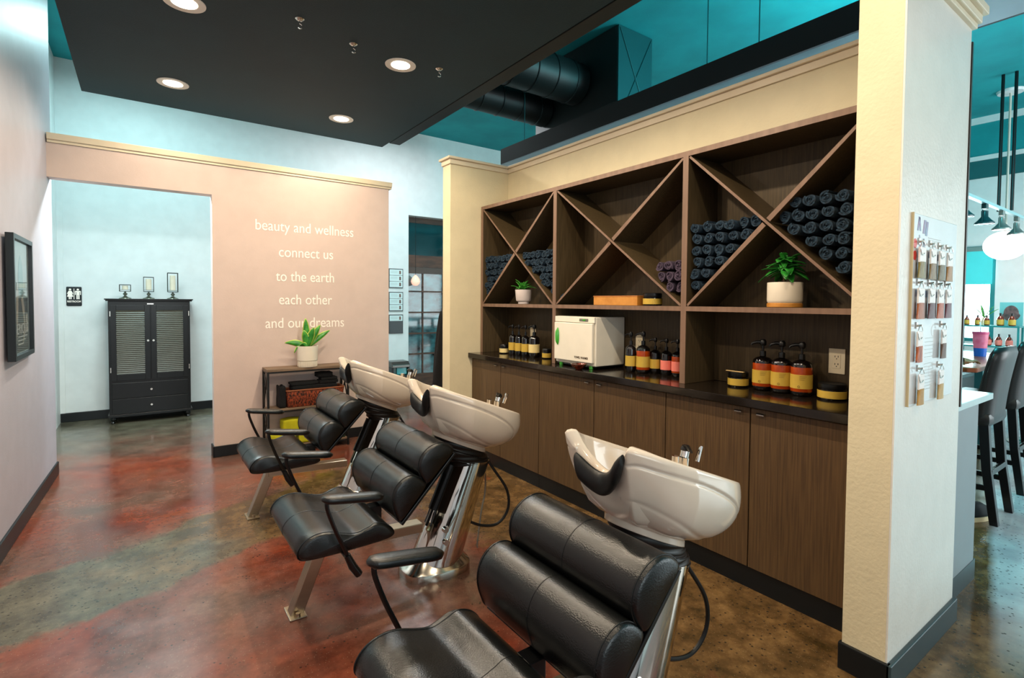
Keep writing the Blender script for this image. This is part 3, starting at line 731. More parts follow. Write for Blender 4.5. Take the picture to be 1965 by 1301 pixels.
# base
fp = catmull([(1.01,-.05),(1.04,-.10),(1.14,-.135),(1.26,-.135),(1.33,-.10),(1.355,0),(1.33,.10),(1.26,.135),(1.14,.135),(1.04,.10),(1.01,.05)],5); fp = [(p.x,p.y) for p in fp]
k_ = lambda s_: [(1.19+(x-1.19)*s_, y*s_) for x,y in fp]
G().loft([[(x,y,.0) for x,y in k_(1)],[(x,y,.036) for x,y in k_(1)],[(x,y,.041) for x,y in k_(.975)],[(x,y,.050) for x,y in k_(.90)],[(x,y,.085) for x,y in k_(.70)]]).o('base_plate', M_steel, U, smooth=True)
# rail, leg
g = G().prism([(.60,.285),(1.10,.262),(1.10,.218),(.60,.240)],'Y',-.035,.035); g.o('rail', M_brush, U, bevel=.003)
lx = lambda z: .508+.40*z
g = G().loft([[(lx(z)-.028,-.03,z),(lx(z)+.028,-.03,z),(lx(z)+.028,.03,z),(lx(z)-.028,.03,z)] for z in (.004,.31)]); lg = g.o('leg', M_brush, U, bevel=.003)
G().box(.475,-.06,0,.545,.06,.007,.002).cyl((.51,-.045,.006),(.51,-.045,.022),.010,n=6).cyl((.51,.045,.006),(.51,.045,.022),.010,n=6).o('floor_bracket', M_brush, lg)
# seat
SW = .272
seatp = catmull([(.468,.352),(.462,.385),(.488,.420),(.530,.436),(.58,.434),(.64,.414),(.69,.402),(.735,.412),(.775,.424),(.82,.408),(.852,.375),(.850,.352),(.80,.342),(.65,.338),(.52,.340)],5)
def cushion(name, prof, w, parent, r=.018):
    g = G(); cx_ = sum(p.x for p in prof)/len(prof); cz = sum(p.y for p in prof)/len(prof); rings = []
    ys = [(-w,.80),(-w+.003,.88),(-w+r*.3,.945),(-w+r,1.0)]+[(-w+r+(2*w-2*r)*k/8,1+.012*math.sin(PI*k/8)) for k in range(1,8)]+[(w-r,1.0),(w-r*.3,.945),(w-.003,.88),(w,.80)]
    for y,s_ in ys: rings.append([(cx_+(p.x-cx_)*s_, y, cz+(p.y-cz)*s_) for p in prof])
    g.loft(rings); o = g.o(name, M_leather, parent, smooth='all')
    for y,s_,rr in ((0,1.013,.0016),(-w+r*.9,1.001,.0022),(w-r*.9,1.001,.0022)):
        pp = [(cx_+(p.x-cx_)*s_, y, cz+(p.y-cz)*s_) for p in prof]; pp.append(pp[0])
        G().tube(pp, rr, 6, caps=False).o('seam', M_leather, o, smooth=True)
    return o
cushion('seat', seatp, SW, U)
lowp = catmull([(.885,.405),(.858,.445),(.846,.50),(.862,.555),(.905,.590),(.955,.590),(1.000,.558),(1.002,.530),(.945,.465)],5)
upp = catmull([(1.015,.545),(.985,.572),(.968,.620),(.982,.672),(1.025,.708),(1.080,.718),(1.128,.698),(1.142,.668),(1.08,.605)],5)
cushion('lower_back_cushion', lowp, SW, U); cushion('upper_back_cushion', upp, SW, U)
g = G().prism([(.884,.392),(1.148,.662),(1.158,.654),(.896,.382)],'Y',-.262,.262); g.o('back_board', M_plastic, U, bevel=.003)
G().box(.83,-.03,.30,.89,.03,.40,.004).box(.55,-.14,.315,.84,.14,.34,.004).box(.60,-.05,.285,.80,.05,.318,.003).o('seat_mount', M_plastic, U)
for s_ in (-1,1):
    yA = s_*.345
    g = G(); rings = []
    for k in range(17):
        t_ = k/16; x = .528+.245*t_; w_ = .033*(1-(2*t_-1)**6*.45); h = .017*(1-(2*t_-1)**8*.35); zc = .603-.036*t_
        sc = 1 if 0 < k < 16 else .5
        rings.append([(x, yA+w_*sc*math.copysign(abs(math.cos(a))**.7,math.cos(a)), zc+h*sc*math.copysign(abs(math.sin(a))**.7,math.sin(a))) for a in [2*PI*i/20 for i in range(20)]])
    g.loft(rings).o('armrest', M_leather, U, smooth='all')
    G().tube(catmull([(.548,yA,.592),(.552,yA,.555),(.580,yA*.99,.475),(.612,yA*.96,.40),(.640,yA*.92,.335)],5,False),.0065,8,flat=1.4).o('armrest_bracket', M_plastic, U, smooth=True)
    G().tube([(.632,yA*.93,.352),(.655,yA*.92,.30),(.682,yA*.915,.258)],[.013,.017,.016],10).o('tilt_lever', M_plastic, U, smooth=True)
G().cyl((.638,-.318,.335),(.638,.318,.335),.010,n=10).o('cross_rod', M_plastic, U, smooth=True)
# hoses
hp = catmull([(1.47,.02,.56),(1.52,-.02,.46),(1.60,-.04,.33),(1.61,-.04,.22),(1.55,-.03,.15),(1.45,-.02,.16),(1.34,-.01,.22)],8,False)
G().tube(hp,.0075,8).o('drain_hose', M_rubber, U, smooth=True)
hp = catmull([(1.46,.04,.57),(1.52,.06,.42),(1.53,.07,.30),(1.50,.06,.20),(1.47,.05,.04),(1.47,.05,.006)],8,False)
G().tube(hp,.005,8).o('supply_hose', mat('braided_hose','8a8478',.4,metal=.6), U, smooth=True)
U.location = (1.19,1.09,0)
dup(U,(1.215,2.34,0),'middle black leather shampoo chair with white backwash basin','black shampoo chairs with white basins')
dup(U,(1.235,3.56,0),'farthest black leather shampoo chair with white basin, beside the console table','black shampoo chairs with white basins')

# ================================================================== MAUVE WALL LETTERING, CONSOLE TABLE
RT = (PI/2,0,0)
for s_,x,z,w_ in (('beauty and wellness',1.26,1.985,.875),('connect us',1.258,1.755,.485),('to the earth',1.252,1.533,.52),('each other',1.25,1.320,.475),('and our dreams',1.252,1.105,.705)):
    text('wall_lettering', s_, .135, M_letter, (x,5.0785,z), RT, label='white vinyl line reading "%s" on the mauve wall'%s_, cat='lettering', group='lines of white wall lettering', width=w_)
rk = thing('console_table','narrow console table with black X-brace steel frame against the mauve wall','console table',(1.2,4.95,0))
rx0,rx1,ry0,ry1 = .865,1.575,4.835,5.055
BX(rx0,ry0,.735,rx1,ry1,.757,.002).o('table_top', M_rackw, rk)
for z in (.385,.055): BX(rx0+.012,ry0+.012,z,rx1-.012,ry1-.012,z+.016,.002).o('shelf', M_rackw, rk)
for x in (rx0,rx1-.018):
    for y in (ry0,ry1-.018): BX(x,y,0,x+.018,y+.018,.735).o('leg', M_rack, rk)
    yc0,yc1 = ry0+.018,ry1-.018; xc_ = x+.009
    for za,zb in ((.405,.72),(.08,.38)):
        for s_ in (0,1): G().tube([(xc_+(s_-.5)*.008,yc0,za if s_ else zb),(xc_+(s_-.5)*.008,yc1,zb if s_ else za)],.006,6).o('cross_brace', M_rack, rk)
    for z in (.372,.045,.722): BX(x+.002,yc0,z,x+.016,yc1,z+.013).o('side_rail', M_rack, rk)
for z in (.720,.372,.042):
    for y in (ry0,ry1-.016): BX(rx0+.018,y,z,rx1-.018,y+.013,z+.013).o('long_rail', M_rack, rk)
# pot with snake plant like leaves
px_,py_ = 1.215,4.90
pl = thing('potted_plant','snake plant with yellow-edged leaves in a cream pot on the console table','plant',(px_,py_,.757))
G().lathe([(0,0),(.078,0),(.081,.004),(.083,.055),(.088,.060),(.090,.19),(.084,.19),(.080,.06),(0,.05)],(px_,py_,.757),36).o('pot', M_pot, pl, smooth=True)
g = G()
for k in range(36):
    a = 2*PI*k/36; g.box(px_+.0825*math.cos(a)-.002,py_+.0825*math.sin(a)-.002,.762,px_+.0825*math.cos(a)+.002,py_+.0825*math.sin(a)+.002,.810)
g.o('ribbed_band', M_pot, pl)
G().lathe([(0,.16),(.082,.16),(.082,.172),(0,.175)],(px_,py_,.757),20).o('soil', M_soil, pl)
for (an,el,L_,w_,dr) in ((2.9,1.52,.27,.050,.03),(-.1,1.10,.24,.050,.05),(.1,.72,.27,.042,.10),(3.3,.95,.20,.040,1.0),(3.0,.52,.21,.048,.25),(-.5,1.30,.21,.052,.1),(3.5,1.38,.18,.050,.1)):
    g = G(); leaf(g,(px_,py_,.925),an,el,L_,w_,dr,upright=True); lf = g.o('leaf', M_leaf, pl, smooth='all', solid=.0025)
    g = G(); leaf(g,(px_,py_+.003,.9235),an,el,L_*1.03,w_*1.3,dr,upright=True); g.o('leaf_margin', M_leafy, lf, smooth='all', solid=.001)
# basket with folded cloths
bk = thing('wicker_basket','brown woven basket on the upper shelf of the console table','basket',(1.30,4.94,.401))
g = G(); rings = []
def rr_(x0,x1,y0,y1,z,r=.03,n=4):
    out = []
    for cx_,cy_,a0 in ((x1-r,y1-r,0),(x0+r,y1-r,PI/2),(x0+r,y0+r,PI),(x1-r,y0+r,3*PI/2)):
        for k in range(n+1): a = a0+PI/2*k/n; out.append((cx_+r*math.cos(a),cy_+r*math.sin(a),z))
    return out
for z,e in ((.402,0),(.41,.006),(.50,.014),(.545,.018),(.553,.016),(.548,.006),(.42,-.004)): rings.append(rr_(1.045-e,1.52+e,4.87-e,5.02+e,z))
g.loft(rings).o('woven_body', M_bask, bk, smooth=True)
G().tube([*rr_(1.028,1.537,4.853,5.037,.552),rr_(1.028,1.537,4.853,5.037,.552)[0]],.008,8).o('rim', mat('basket_rim','7a4426',.7), bk, smooth=True)
def folded(x,y,z,w_,d,h,lab,m=None,name='folded_cloth',seed=1,group='dark folded cloths on the console shelf',cat='cloth'):
    rd = random.Random(seed); t = bmesh.new(); bmesh.ops.create_cube(t,size=1); bmesh.ops.subdivide_edges(t,edges=t.edges[:],cuts=5,use_grid_fill=True)
    for v in t.verts:
        u = v.co.copy(); nz = .5-abs(u.x); v.co = Vector((x+u.x*w_, y+u.y*d, z+h/2+u.z*h*(1+.10*math.sin(u.x*9+seed)+.06*math.sin(u.y*11+seed*2))))
        v.co += Vector((rd.uniform(-.003,.003),rd.uniform(-.003,.003),0))
        if u.z < -.49: v.co.z = z
    g = G(); g.add(t); return tag(g.o(name, m or M_cloth, smooth='all', subsurf=1), lab, cat, group)
folded(1.28,4.945,.556,.40,.14,.035,'widest black folded cloth filling the top of the basket',seed=2)
folded(1.19,4.945,.594,.24,.13,.024,'black folded cloth on the left side of the basket pile',seed=3)
folded(1.405,4.945,.594,.17,.13,.026,'black folded cloth on the right of the basket pile, below another',seed=4)
folded(1.41,4.945,.623,.15,.12,.024,'dark folded cloth second from the top of the pile',seed=5)
folded(1.37,4.945,.650,.14,.11,.045,'crumpled black cloth topmost on the basket pile',seed=8)
folded(1.0,4.95,.402,.055,.15,.19,'black cloth standing beside the left end of the basket',seed=6)
for k,(x,z,w_,h) in enumerate([(1.00,.072,.22,.11),(1.24,.072,.22,.12),(1.12,.19,.24,.10),(1.36,.19,.18,.08)]):
    folded(x,4.945,z,w_,.16,h,['yellow bundled cloth at the left of the bottom shelf','yellow bundled cloth in the middle of the bottom shelf','rounded yellow bundle on top of the others on the bottom shelf','yellow bundle upper right on the bottom shelf'][k],M_yelc,'yellow_bundle',seed=20+k,group='yellow bundles on the bottom shelf',cat='bundle')
gb = thing('storage_tub','dark green tub with pale blue lid on the bottom shelf','tub',(1.47,4.94,.071))
BX(1.40,4.86,.072,1.545,5.02,.17,.008).o('tub_body', mat('dark_green_plastic','1c3a24',.5), gb); BX(1.395,4.855,.17,1.55,5.025,.20,.006).o('tub_lid', mat('pale_blue_plastic','8cc4c8',.4), gb)

# ================================================================== HALL: black cabinet, candle holders, sign
cb = thing('black_armoire','black two-door louvred cabinet with drawers in the hall','cabinet',(.065,7.2,0))
ax0,ax1,ay0,ay1 = -.305,.445,7.02,7.40
BX(ax0,ay0+.02,.09,ax1,ay1,1.335).o('cabinet_body', M_cab, cb, bevel=.004)
G().box(ax0-.02,ay0-.01,1.335,ax1+.02,ay1+.005,1.348,.003).box(ax0-.03,ay0-.02,1.348,ax1+.03,ay1+.01,1.362,.004).o('top_cornice', M_cab, cb)
G().box(ax0-.012,ay0,.07,ax1+.012,ay1,.10,.004).o('plinth', M_cab, cb)
for x in (ax0+.03,ax1-.03):
    for y in (ay0+.05,ay1-.04): G().lathe([(0,0),(.018,0),(.022,.008),(.014,.02),(.028,.04),(.03,.055),(.02,.072),(0,.072)],(x,y,0),18).o('bun_foot', M_cab, cb, smooth=True)
mid = (ax0+ax1)/2
for k,(x0,x1) in enumerate(((ax0+.02,mid-.004),(mid+.004,ax1-.02))):
    d = G().box(x0,ay0,.47,x0+.05,ay0+.022,1.29).box(x1-.05,ay0,.47,x1,ay0+.022,1.29).box(x0+.05,ay0,1.235,x1-.05,ay0+.022,1.29).box(x0+.05,ay0,.47,x1-.05,ay0+.022,.535).o('louvred_door', M_cab, cb, bevel=.002)
    g = G(); z = .54
    while z < 1.23:
        g.loft([[(x0+.05,ay0+.004,z),(x0+.05,ay0+.008,z-.004),(x0+.05,ay0+.021,z+.016),(x0+.05,ay0+.017,z+.020)],[(x1-.05,ay0+.004,z),(x1-.05,ay0+.008,z-.004),(x1-.05,ay0+.021,z+.016),(x1-.05,ay0+.017,z+.020)]]); z += .0215
    g.o('louvre_slats', M_louver, d)
    kx = mid+(-.025 if k == 0 else .025); G().lathe([(0,0),(.006,0),(.006,.014),(.011,.022),(.008,.028),(0,.029)],(0,0,0),14)
    G().cyl((kx,ay0+.001,.90),(kx,ay0-.018,.90),.006,.011,n=12).o('knob', M_silver, d, smooth=True)
    hx = x0-.006 if k == 0 else x1+.002
    for z in (1.17,.56): BX(hx,ay0-.004,z,hx+.008,ay0+.006,z+.055).o('hinge', M_silver, d)
for k,(za,zb) in enumerate(((.105,.265),(.275,.44))):
    d = BX(ax0+.025,ay0+.004,za,ax1-.025,ay0+.022,zb,.003).o('drawer', M_cab, cb); G().cyl((mid,ay0+.004,(za+zb)/2),(mid,ay0-.016,(za+zb)/2),.006,.011,n=12).o('drawer_knob', M_silver, d, smooth=True)
BX(mid-.03,ay0+.008,1.30,mid+.03,ay0+.019,1.312).o('latch_plate', M_silver, cb)
def candle(x,y,H,w_,lab):
    z = 1.362; t = thing('candle_holder', lab, 'candle holder', (x,y,z), 'glass lantern candle holders')
    G().lathe([(0,0),(.058,0),(.056,.006),(.03,.016),(.012,.03),(.010,.036),(.02,.048),(.02,.056),(.008,.068),(.008,.078),(0,.078)],(x,y,z),24).o('pedestal', mat('antique_nickel','6e7468',.3,metal=.8), t, smooth=True)
    z0 = z+.078; g = G(); h = H-.078; r = w_/2
    for a,b_ in ((-1,-1),(1,-1),(1,1),(-1,1)): g.box(x+a*r-.003,y+b_*r-.003,z0,x+a*r+.003,y+b_*r+.003,z0+h)
    for zz in (z0,z0+h-.006): g.box(x-r,y-r-.003,zz,x+r,y-r+.003,zz+.006).box(x-r,y+r-.003,zz,x+r,y+r+.003,zz+.006).box(x-r-.003,y-r,zz,x-r+.003,y+r,zz+.006).box(x+r-.003,y-r,zz,x+r+.003,y+r,zz+.006)
    g.box(x-r,y-r,z0+.018,x+r,y+r,z0+.021)
    g.o('wire_cage', mat('dark_nickel','26302e',.35,metal=.6), t)
    G().lathe([(0,.021),(.027,.021),(.027,h*.85),(.02,h*.87),(0,h*.86)],(x,y,z0),20).o('candle', mat('ivory_wax','d9d2bc',.6), t, smooth=True)
candle(-.155,7.13,.155,.098,'shortest glass lantern candle holder, left on the black cabinet')
candle(.058,7.13,.245,.092,'middle-height glass lantern candle holder on the black cabinet')
candle(.285,7.13,.300,.098,'tallest glass lantern candle holder, right on the black cabinet')
sg = thing('restroom_sign','black restroom sign with white figures on the hall wall','sign',(-.612,7.43,1.28))
BX(-.677,7.430,1.278,-.547,7.4395,1.488,.008).o('sign_plate', M_signb, sg)
def fig(cx_, dress):
    g = G().cyl((cx_,7.4295,1.458),(cx_,7.4275,1.458),.0105,n=16)
    if dress: P_ = [(-.012,1.444),(.012,1.444),(.026,1.412),(.020,1.408),(.013,1.424),(.026,1.378),(.012,1.378),(.012,1.352),(.002,1.352),(.002,1.378),(-.002,1.378),(-.002,1.352),(-.012,1.352),(-.012,1.378),(-.026,1.378),(-.013,1.424),(-.020,1.408),(-.026,1.412)]
    else: P_ = [(-.020,1.444),(.020,1.444),(.025,1.438),(.025,1.400),(.018,1.400),(.018,1.430),(.013,1.430),(.013,1.352),(.002,1.352),(.002,1.398),(-.002,1.398),(-.002,1.352),(-.013,1.352),(-.013,1.430),(-.018,1.430),(-.018,1.400),(-.025,1.400),(-.025,1.438)]
    g.prism([(cx_+a,b_) for a,b_ in P_],'Y',7.4295,7.4275); return g
fig(-.645,True).o('woman_pictogram', M_letter, sg); fig(-.579,False).o('man_pictogram', M_letter, sg)
BX(-.6145,7.4275,1.352,-.6095,7.4295,1.468).o('divider_bar', M_letter, sg)
text('sign_lettering','RESTROOM',.026,M_letter,(-.612,7.4285,1.318),RT,sg,width=.115,offset=.0008)
# flush door edge at the left of the hall
struct(BX(-.745,7.425,0,-.70,7.44,2.4).o('trim_9', M_hall))

# ================================================================== FAR WHITE WALL: plaques, vacuum bin, doorway
def plaque(z0,z1,rows,lab,grey=False):
    t = thing('wall_plaque', lab, 'plaque', (3.13,7.43,z0), 'plaques on the far white wall')
    BX(3.022,7.428,z0,3.252,7.4395,z1,.002).o('plaque_frame', M_frame, t)
    h = (z1-z0-.02)/3
    for k in range(3):
        zz = z1-.01-h*(k+1)
        if k < rows:
            c = BX(3.034,7.424,zz+.003,3.240,7.4285,zz+h-.003).o('certificate', mat('certificate_paper','c9dcdc',.4), t)
            BX(3.185,7.422,zz+.02,3.215,7.4245,zz+h-.02).o('portrait_photo', mat('small_photo','3c3436',.5,col2='8a6a5c',scale=60), c)
            g = G()
            for q in range(3): g.box(3.05,7.4232,zz+.035+.014*q,3.16,7.4245,zz+.038+.014*q)
            g.o('printed_lines', mat('grey_print','8a9a9a',.5), c)
    if grey: BX(3.034,7.424,z0+.01,3.240,7.4285,z1-.01-h).o('blank_panel', mat('plaque_grey','3a3c3e',.4), t)
plaque(1.555,1.848,3,'topmost of three black-framed plaques on the far white wall'); plaque(1.203,1.495,3,'middle of three black-framed plaques on the far white wall'); plaque(.862,1.152,1,'lowest plaque with a blank grey lower panel on the far white wall',True)
ev = thing('floor_vacuum_bin','black and silver touchless floor vacuum bin by the far wall','vacuum bin',(3.0,7.0,0))
ex0,ex1,ey0,ey1 = 2.86,3.13,6.90,7.14
BX(ex0,ey0+.02,0,ex1,ey1,.30,.012).o('bin_body', M_plastic, ev)
BX(ex0+.09,ey0+.06,.30,ex1-.02,ey1-.02,.42,.008).o('clear_canister', mat('teal_canister','2ba4ac',.1,coat=.5), ev)
BX(ex0,ey0+.02,.30,ex0+.03,ey1,.42,.004).o('side_post', M_plastic, ev); BX(ex1-.02,ey0+.02,.30,ex1,ey1,.42,.004).o('side_post', M_plastic, ev)
G().prism([(ey0,.405),(ey0+.005,.45),(ey0+.05,.49),(ey1,.495),(ey1,.405)],'X',ex0,ex1).o('top_hood', mat('gunmetal','54504c',.25,metal=.6), ev, bevel=.008)
text('hood_lettering','eyevac',.045,M_letter,((ex0+ex1)/2,ey0+.014,.452),(PI*.28,0,0),ev,offset=.001)
# doorway
struct(BX(3.33,7.44,0,3.345,7.60,2.68).o('trim_10', M_hall))
dr = thing('divided_glass_door','reclaimed wood glass door with ten panes and transom','door',(3.9,7.62,0)); 
dx0,dx1,dy = 3.38,4.05,7.62
BX(dx0,dy,2.60,dx1+.5,dy+.06,2.70).o('head_beam', M_rust, dr)
BX(dx0,dy,1.90,dx1+.5,dy+.07,2.09).o('mid_beam', M_rust, dr); BX(dx0,dy,1.80,dx1+.5,dy+.05,1.895).o('top_rail', mat('greyed_door_wood','4a3a32',.5), dr)
for z in (1.50,1.165,.83,.50,.17): BX(dx0,dy,z,dx1+.5,dy+.04,z+.024).o('glazing_bar', M_rust, dr)
BX(dx0,dy,0.0,dx1+.5,dy+.05,.17).o('bottom_rail', M_rust, dr)
for x in (dx0,3.665,4.03,4.30): BX(x,dy+.004,.17,x+(.045 if x in (dx0,) else .024),dy+.044,1.80).o('stile', M_rust, dr)
BX(dx0,dy+.02,2.09,dx1+.5,dy+.024,2.60).o('transom_glass', mat('teal_tinted_glass','123b40',.05,col2='0a2c30',scale=2,coat=.6), dr)
BX(dx0,dy+.018,.19,dx1+.5,dy+.022,1.80).o('door_glass', mat('dim_room_glass','4a7c82',.05,col2='081316',scale=4.5,stretch=(1,1,1.6),coat=.6), dr)
lp = thing('pendant_lamp','small glowing pink pendant lamp hanging in front of the glass door','pendant lamp',(3.50,7.56,1.60))
G().lathe([(0,0),(.03,.004),(.06,.03),(.072,.07),(.06,.11),(.03,.15),(.01,.17),(0,.17)],(3.50,7.52,1.60),24).o('glass_shade', mat('pink_lamp_glass','e0a090',.2,emit='ffb8a0',estr=.9), lp, smooth=True)
G().cyl((3.50,7.52,1.77),(3.50,7.52,2.68),.003,n=6).o('cord', M_plastic, lp)
# hanging cape beside the stub wall
cp = thing('hanging_cape','black cape hanging at the end of the cream stub wall','cape',(2.30,4.2,.55))
g = G(); rings = []
for k in range(15):
    t_ = k/14; z = 1.27-.76*t_; wd = .035+.085*t_**.7; rings.append([(2.275+wd*math.cos(a)*(1+.12*math.sin(5*a+k*.3)), 4.27+wd*.75*math.sin(a)*(1+.15*math.sin(6*a)), z) for a in [2*PI*i/36 for i in range(36)]])
g.loft(rings).o('cape_fabric', M_cloth, cp, smooth='all')
G().tube([(2.275,4.27,1.26),(2.275,4.27,1.31),(2.275,4.15,1.33),(2.275,4.002,1.33)],.006,8).o('wall_hook', M_silver, cp, smooth=True)

# ================================================================== LEFT WALL POSTERS
def poster(ya,yb,z0,z1,lab,art):
    xa = lw((ya+yb)/2)+.004; t = thing('framed_poster', lab, 'picture', (xa,(ya+yb)/2,z0)); fw=.028; D=.035
    G().box(xa,ya,z0,xa+D,ya+fw,z1,.002).box(xa,yb-fw,z0,xa+D,yb,z1,.002).box(xa,ya+fw,z0,xa+D,yb-fw,z0+fw,.002).box(xa,ya+fw,z1-fw,xa+D,yb-fw,z1,.002).o('frame', M_frame, t)
    BX(xa+.004,ya+fw,z0+fw,xa+.014,yb-fw,z1-fw).o('print', mat('poster_print','b9c8c6',.3,col2='a4bab8',scale=3), t)
    if art:
        X = xa+.015; H = z1-z0; Wd = yb-ya; yc = (ya+yb)/2
        Pm = lambda pts: [(yc+u*Wd, z0+v*H) for u,v in pts]
        g = G().prism(Pm([(-.36,.05),(.36,.05),(.36,.50),(-.36,.50)]),'X',X,X+.001); g.o('dark_skyline', mat('poster_dark','26302f',.4,col2='3f4a48',scale=14), t)
        g = G().prism(Pm([(-.10,.70),(-.06,.80),(0,.85),(.08,.80),(.12,.70),(.12,.52),(-.10,.52)]),'X',X,X+.001); g.o('arch_shape', mat('poster_blue','7fb0b4',.4), t)
        g = G().prism(Pm([(-.28,.50),(-.20,.62),(-.12,.55),(-.18,.30),(-.26,.12)]),'X',X+.001,X+.002).prism(Pm([(.0,.48),(.08,.53),(.16,.42),(.22,.22),(.06,.10),(.12,.30)]),'X',X+.001,X+.002).prism(Pm([(.24,.20),(.33,.20),(.33,.36),(.24,.36)]),'X',X+.001,X+.002); g.o('pale_shapes', mat('poster_cream','b8ac98',.4), t)
        text('poster_title','SERIOUS',.085,mat('poster_white','d8dcd8',.4),(X+.003,yc,z0+H*.20),(PI/2,0,PI/2),t,width=Wd*.66)
        g = G()
        for k in range(3): g.box(X+.002,yc-.2*Wd,z0+H*(.17-.03*k),X+.003,yc+(.28-.1*k)*Wd,z0+H*(.18-.03*k))
        g.o('caption_bars', mat('poster_white','d8dcd8',.4), t)
    pn = BX(xa+.020,ya+fw-.003,z0+fw-.003,xa+.022,yb-fw+.003,z1-fw+.003).o('glazing', mat('picture_glass','ffffff',.02,trans=1,ior=1.1), t)
poster(3.82,4.41,1.015,1.712,'black-framed tall poster with pale figures, farther of two on the left wall',True)
poster(2.70,3.56,1.12,1.84,'black-framed picture cut by the left edge of the view',False)

# ================================================================== PILLAR BOARD WITH HAIR SWATCHES
bd = thing('hair_colour_board','white hair colour swatch board mounted on the near pillar','board',(2.45,.67,1.0))
BX(2.212,.668,.998,2.69,.6755,1.684,.002).o('board_panel', mat('glossy_white_board','dedede',.08,coat=.6), bd)
BX(2.208,.667,.996,2.212,.676,1.686).o('board_edge', mat('tan_edge','c8b48c',.5), bd)
YB = .6672
def mark(name, boxes, m): 
    g = G()
    for x0,z0,x1,z1,sk in boxes: g.loft([[(x0,YB+.001,z0),(x1,YB+.001,z0),(x1+sk,YB+.001,z1),(x0+sk,YB+.001,z1)],[(x0,YB,z0),(x1,YB,z0),(x1+sk,YB,z1),(x0+sk,YB,z1)]])
    g.o(name, m, bd)
mark('blue_brush_marks',[(2.245,1.625,2.258,1.675,.012),(2.272,1.625,2.282,1.672,-.012),(2.300,1.618,2.322,1.668,.012),(2.326,1.612,2.346,1.664,.012)], mat('print_blue','6f8ca8',.4,col2='8a6a8c',scale=30))
mark('grey_strokes',[(2.275,1.52,2.287,1.61,-.012),(2.325,1.54,2.336,1.60,-.022),(2.300,1.55,2.310,1.60,.010)], mat('print_grey','8f95a4',.4))
for zc in (1.578,1.535): G().cyl((2.228,YB+.001,zc),(2.228,YB,zc),.017,n=20).o('red_dot', mat('print_red','d03420',.4), bd)
mark('instruction_lines',[(2.36,z,2.46,z+.0016,0) for z in [1.235-.014*k for k in range(6)]+[1.14-.012*k for k in range(9)]]+[(2.36,z,2.50,z+.0016,0) for z in (1.606,1.598,1.590,1.578)], mat('print_lines','b4b4b0',.5))
mark('header_squares',[(x-.013,z-.012,x+.013,z+.012,0) for x,z in ((2.38,1.545),(2.47,1.54),(2.255,1.402),(2.355,1.40),(2.46,1.398),(2.555,1.396))], mat('print_squares','a89ab4',.4,col2='6f8ca8',scale=25))
def swatch(x,z,c1,c2,lab,w_=.078,h=.058):
    t = thing('hair_swatch', lab, 'hair swatch', (x,.655,z), 'hair colour swatches on the board')
    G().cyl((x,.6665,z+h+.072),(x,.650,z+h+.074),.004,n=8).box(x-.008,.664,z+h+.062,x+.008,.6675,z+h+.086,.001).o('hook', M_silver, t)
    BX(x-w_*.40,.653,z+h*.96,x+w_*.40,.659,z+h+.052,.0015).o('card_tag', mat('swatch_card','e4dcd6',.4), t)
    pts = [(x-.012+.024*math.cos(a), .6505, z+h+.048+.024*math.sin(a)) for a in [PI*.1+2*PI*k/24 for k in range(21)]]
    G().tube(pts,.0013,6).o('ring', M_silver, t, smooth=True)
    m = mat('hair_'+c1+c2, c1, .35, col2=c2, scale=60, stretch=(3,3,.15), bump=.5, bscale=200)
    g = G(); rings = []
    for k in range(7):
        t_ = k/6; ww = w_*(.36+.14*t_**1.5); rings.append([(x+ww*math.cos(a), .656+.008*math.sin(a)*(1-.3*t_), z+h*(1-t_)) for a in [2*PI*i/20 for i in range(20)]])
    g.loft(rings).o('hair_tuft', m, t, smooth=True)
for k,(x,c1,c2) in enumerate([(2.262,'9a8430','4c421a'),(2.376,'9c7c44','4c3c20'),(2.475,'7a6a3c','4c4422'),(2.567,'b8823c','7c5418')]):
    swatch(x,1.455-.001*k,c1,c2,['olive blond','golden brown','ash brown','amber blond'][k]+' hair swatch in the top row of the board')
for k,(x,c1,c2) in enumerate([(2.262,'b8682c','8c3c14'),(2.376,'5c1c1c','3c1014'),(2.475,'c05c2c','9c4414'),(2.567,'6c2430','4c1420')]):
    swatch(x,1.309,c1,c2,['copper','dark burgundy','bright orange','deep plum red'][k]+' hair swatch in the second row of the board')
swatch(2.263,1.154,'2a1c22','e06a10','black and orange streaked hair swatch in the third row at the left',.062)
swatch(2.525,1.154,'2c1c16','7c5434','dark brown hair swatch in the third row at the right',.062)
swatch(2.290,.998,'a8782c','c89848','golden blond hair swatch at the bottom left of the board',.066)
swatch(2.507,.998,'b08440','d8b878','pale blond hair swatch at the bottom right of the board',.066)

# ================================================================== RIGHT ROOM
sc_ = thing('side_counter','grey-brown counter with pale top standing behind the pillar','counter',(3.1,.9,0))
BX(2.835,.722,.10,3.335,1.9,.885).o('counter_body', mat('grey_laminate','7d8284',.35), sc_); BX(2.835,.72,0,3.36,1.9,.10).o('toe_kick', M_based, sc_)
BX(2.835,.705,.885,3.515,1.9,.915,.002).o('counter_top', mat('pale_laminate','b9c9c8',.25), sc_)
mr = thing('wall_mirror','thin black framed mirror mounted on the end of the pillar wall','mirror',(2.85,.9,.92))
BX(2.832,.672,.925,2.848,1.7,2.46,.001).o('mirror_frame', mat('bronze_frame','2a1a10',.3), mr); BX(2.846,.69,.94,2.852,1.68,2.44).o('mirror_glass', mat('mirror_silver','d8e8e8',.03,metal=1), mr)
def stool(x,y,lab,rz=0,first=None):
    pass
st = thing('bar_stool','dark leather bar stool nearest the pillar, its back towards the viewer','bar stool',(4.45,1.03,0),'dark leather bar stools')
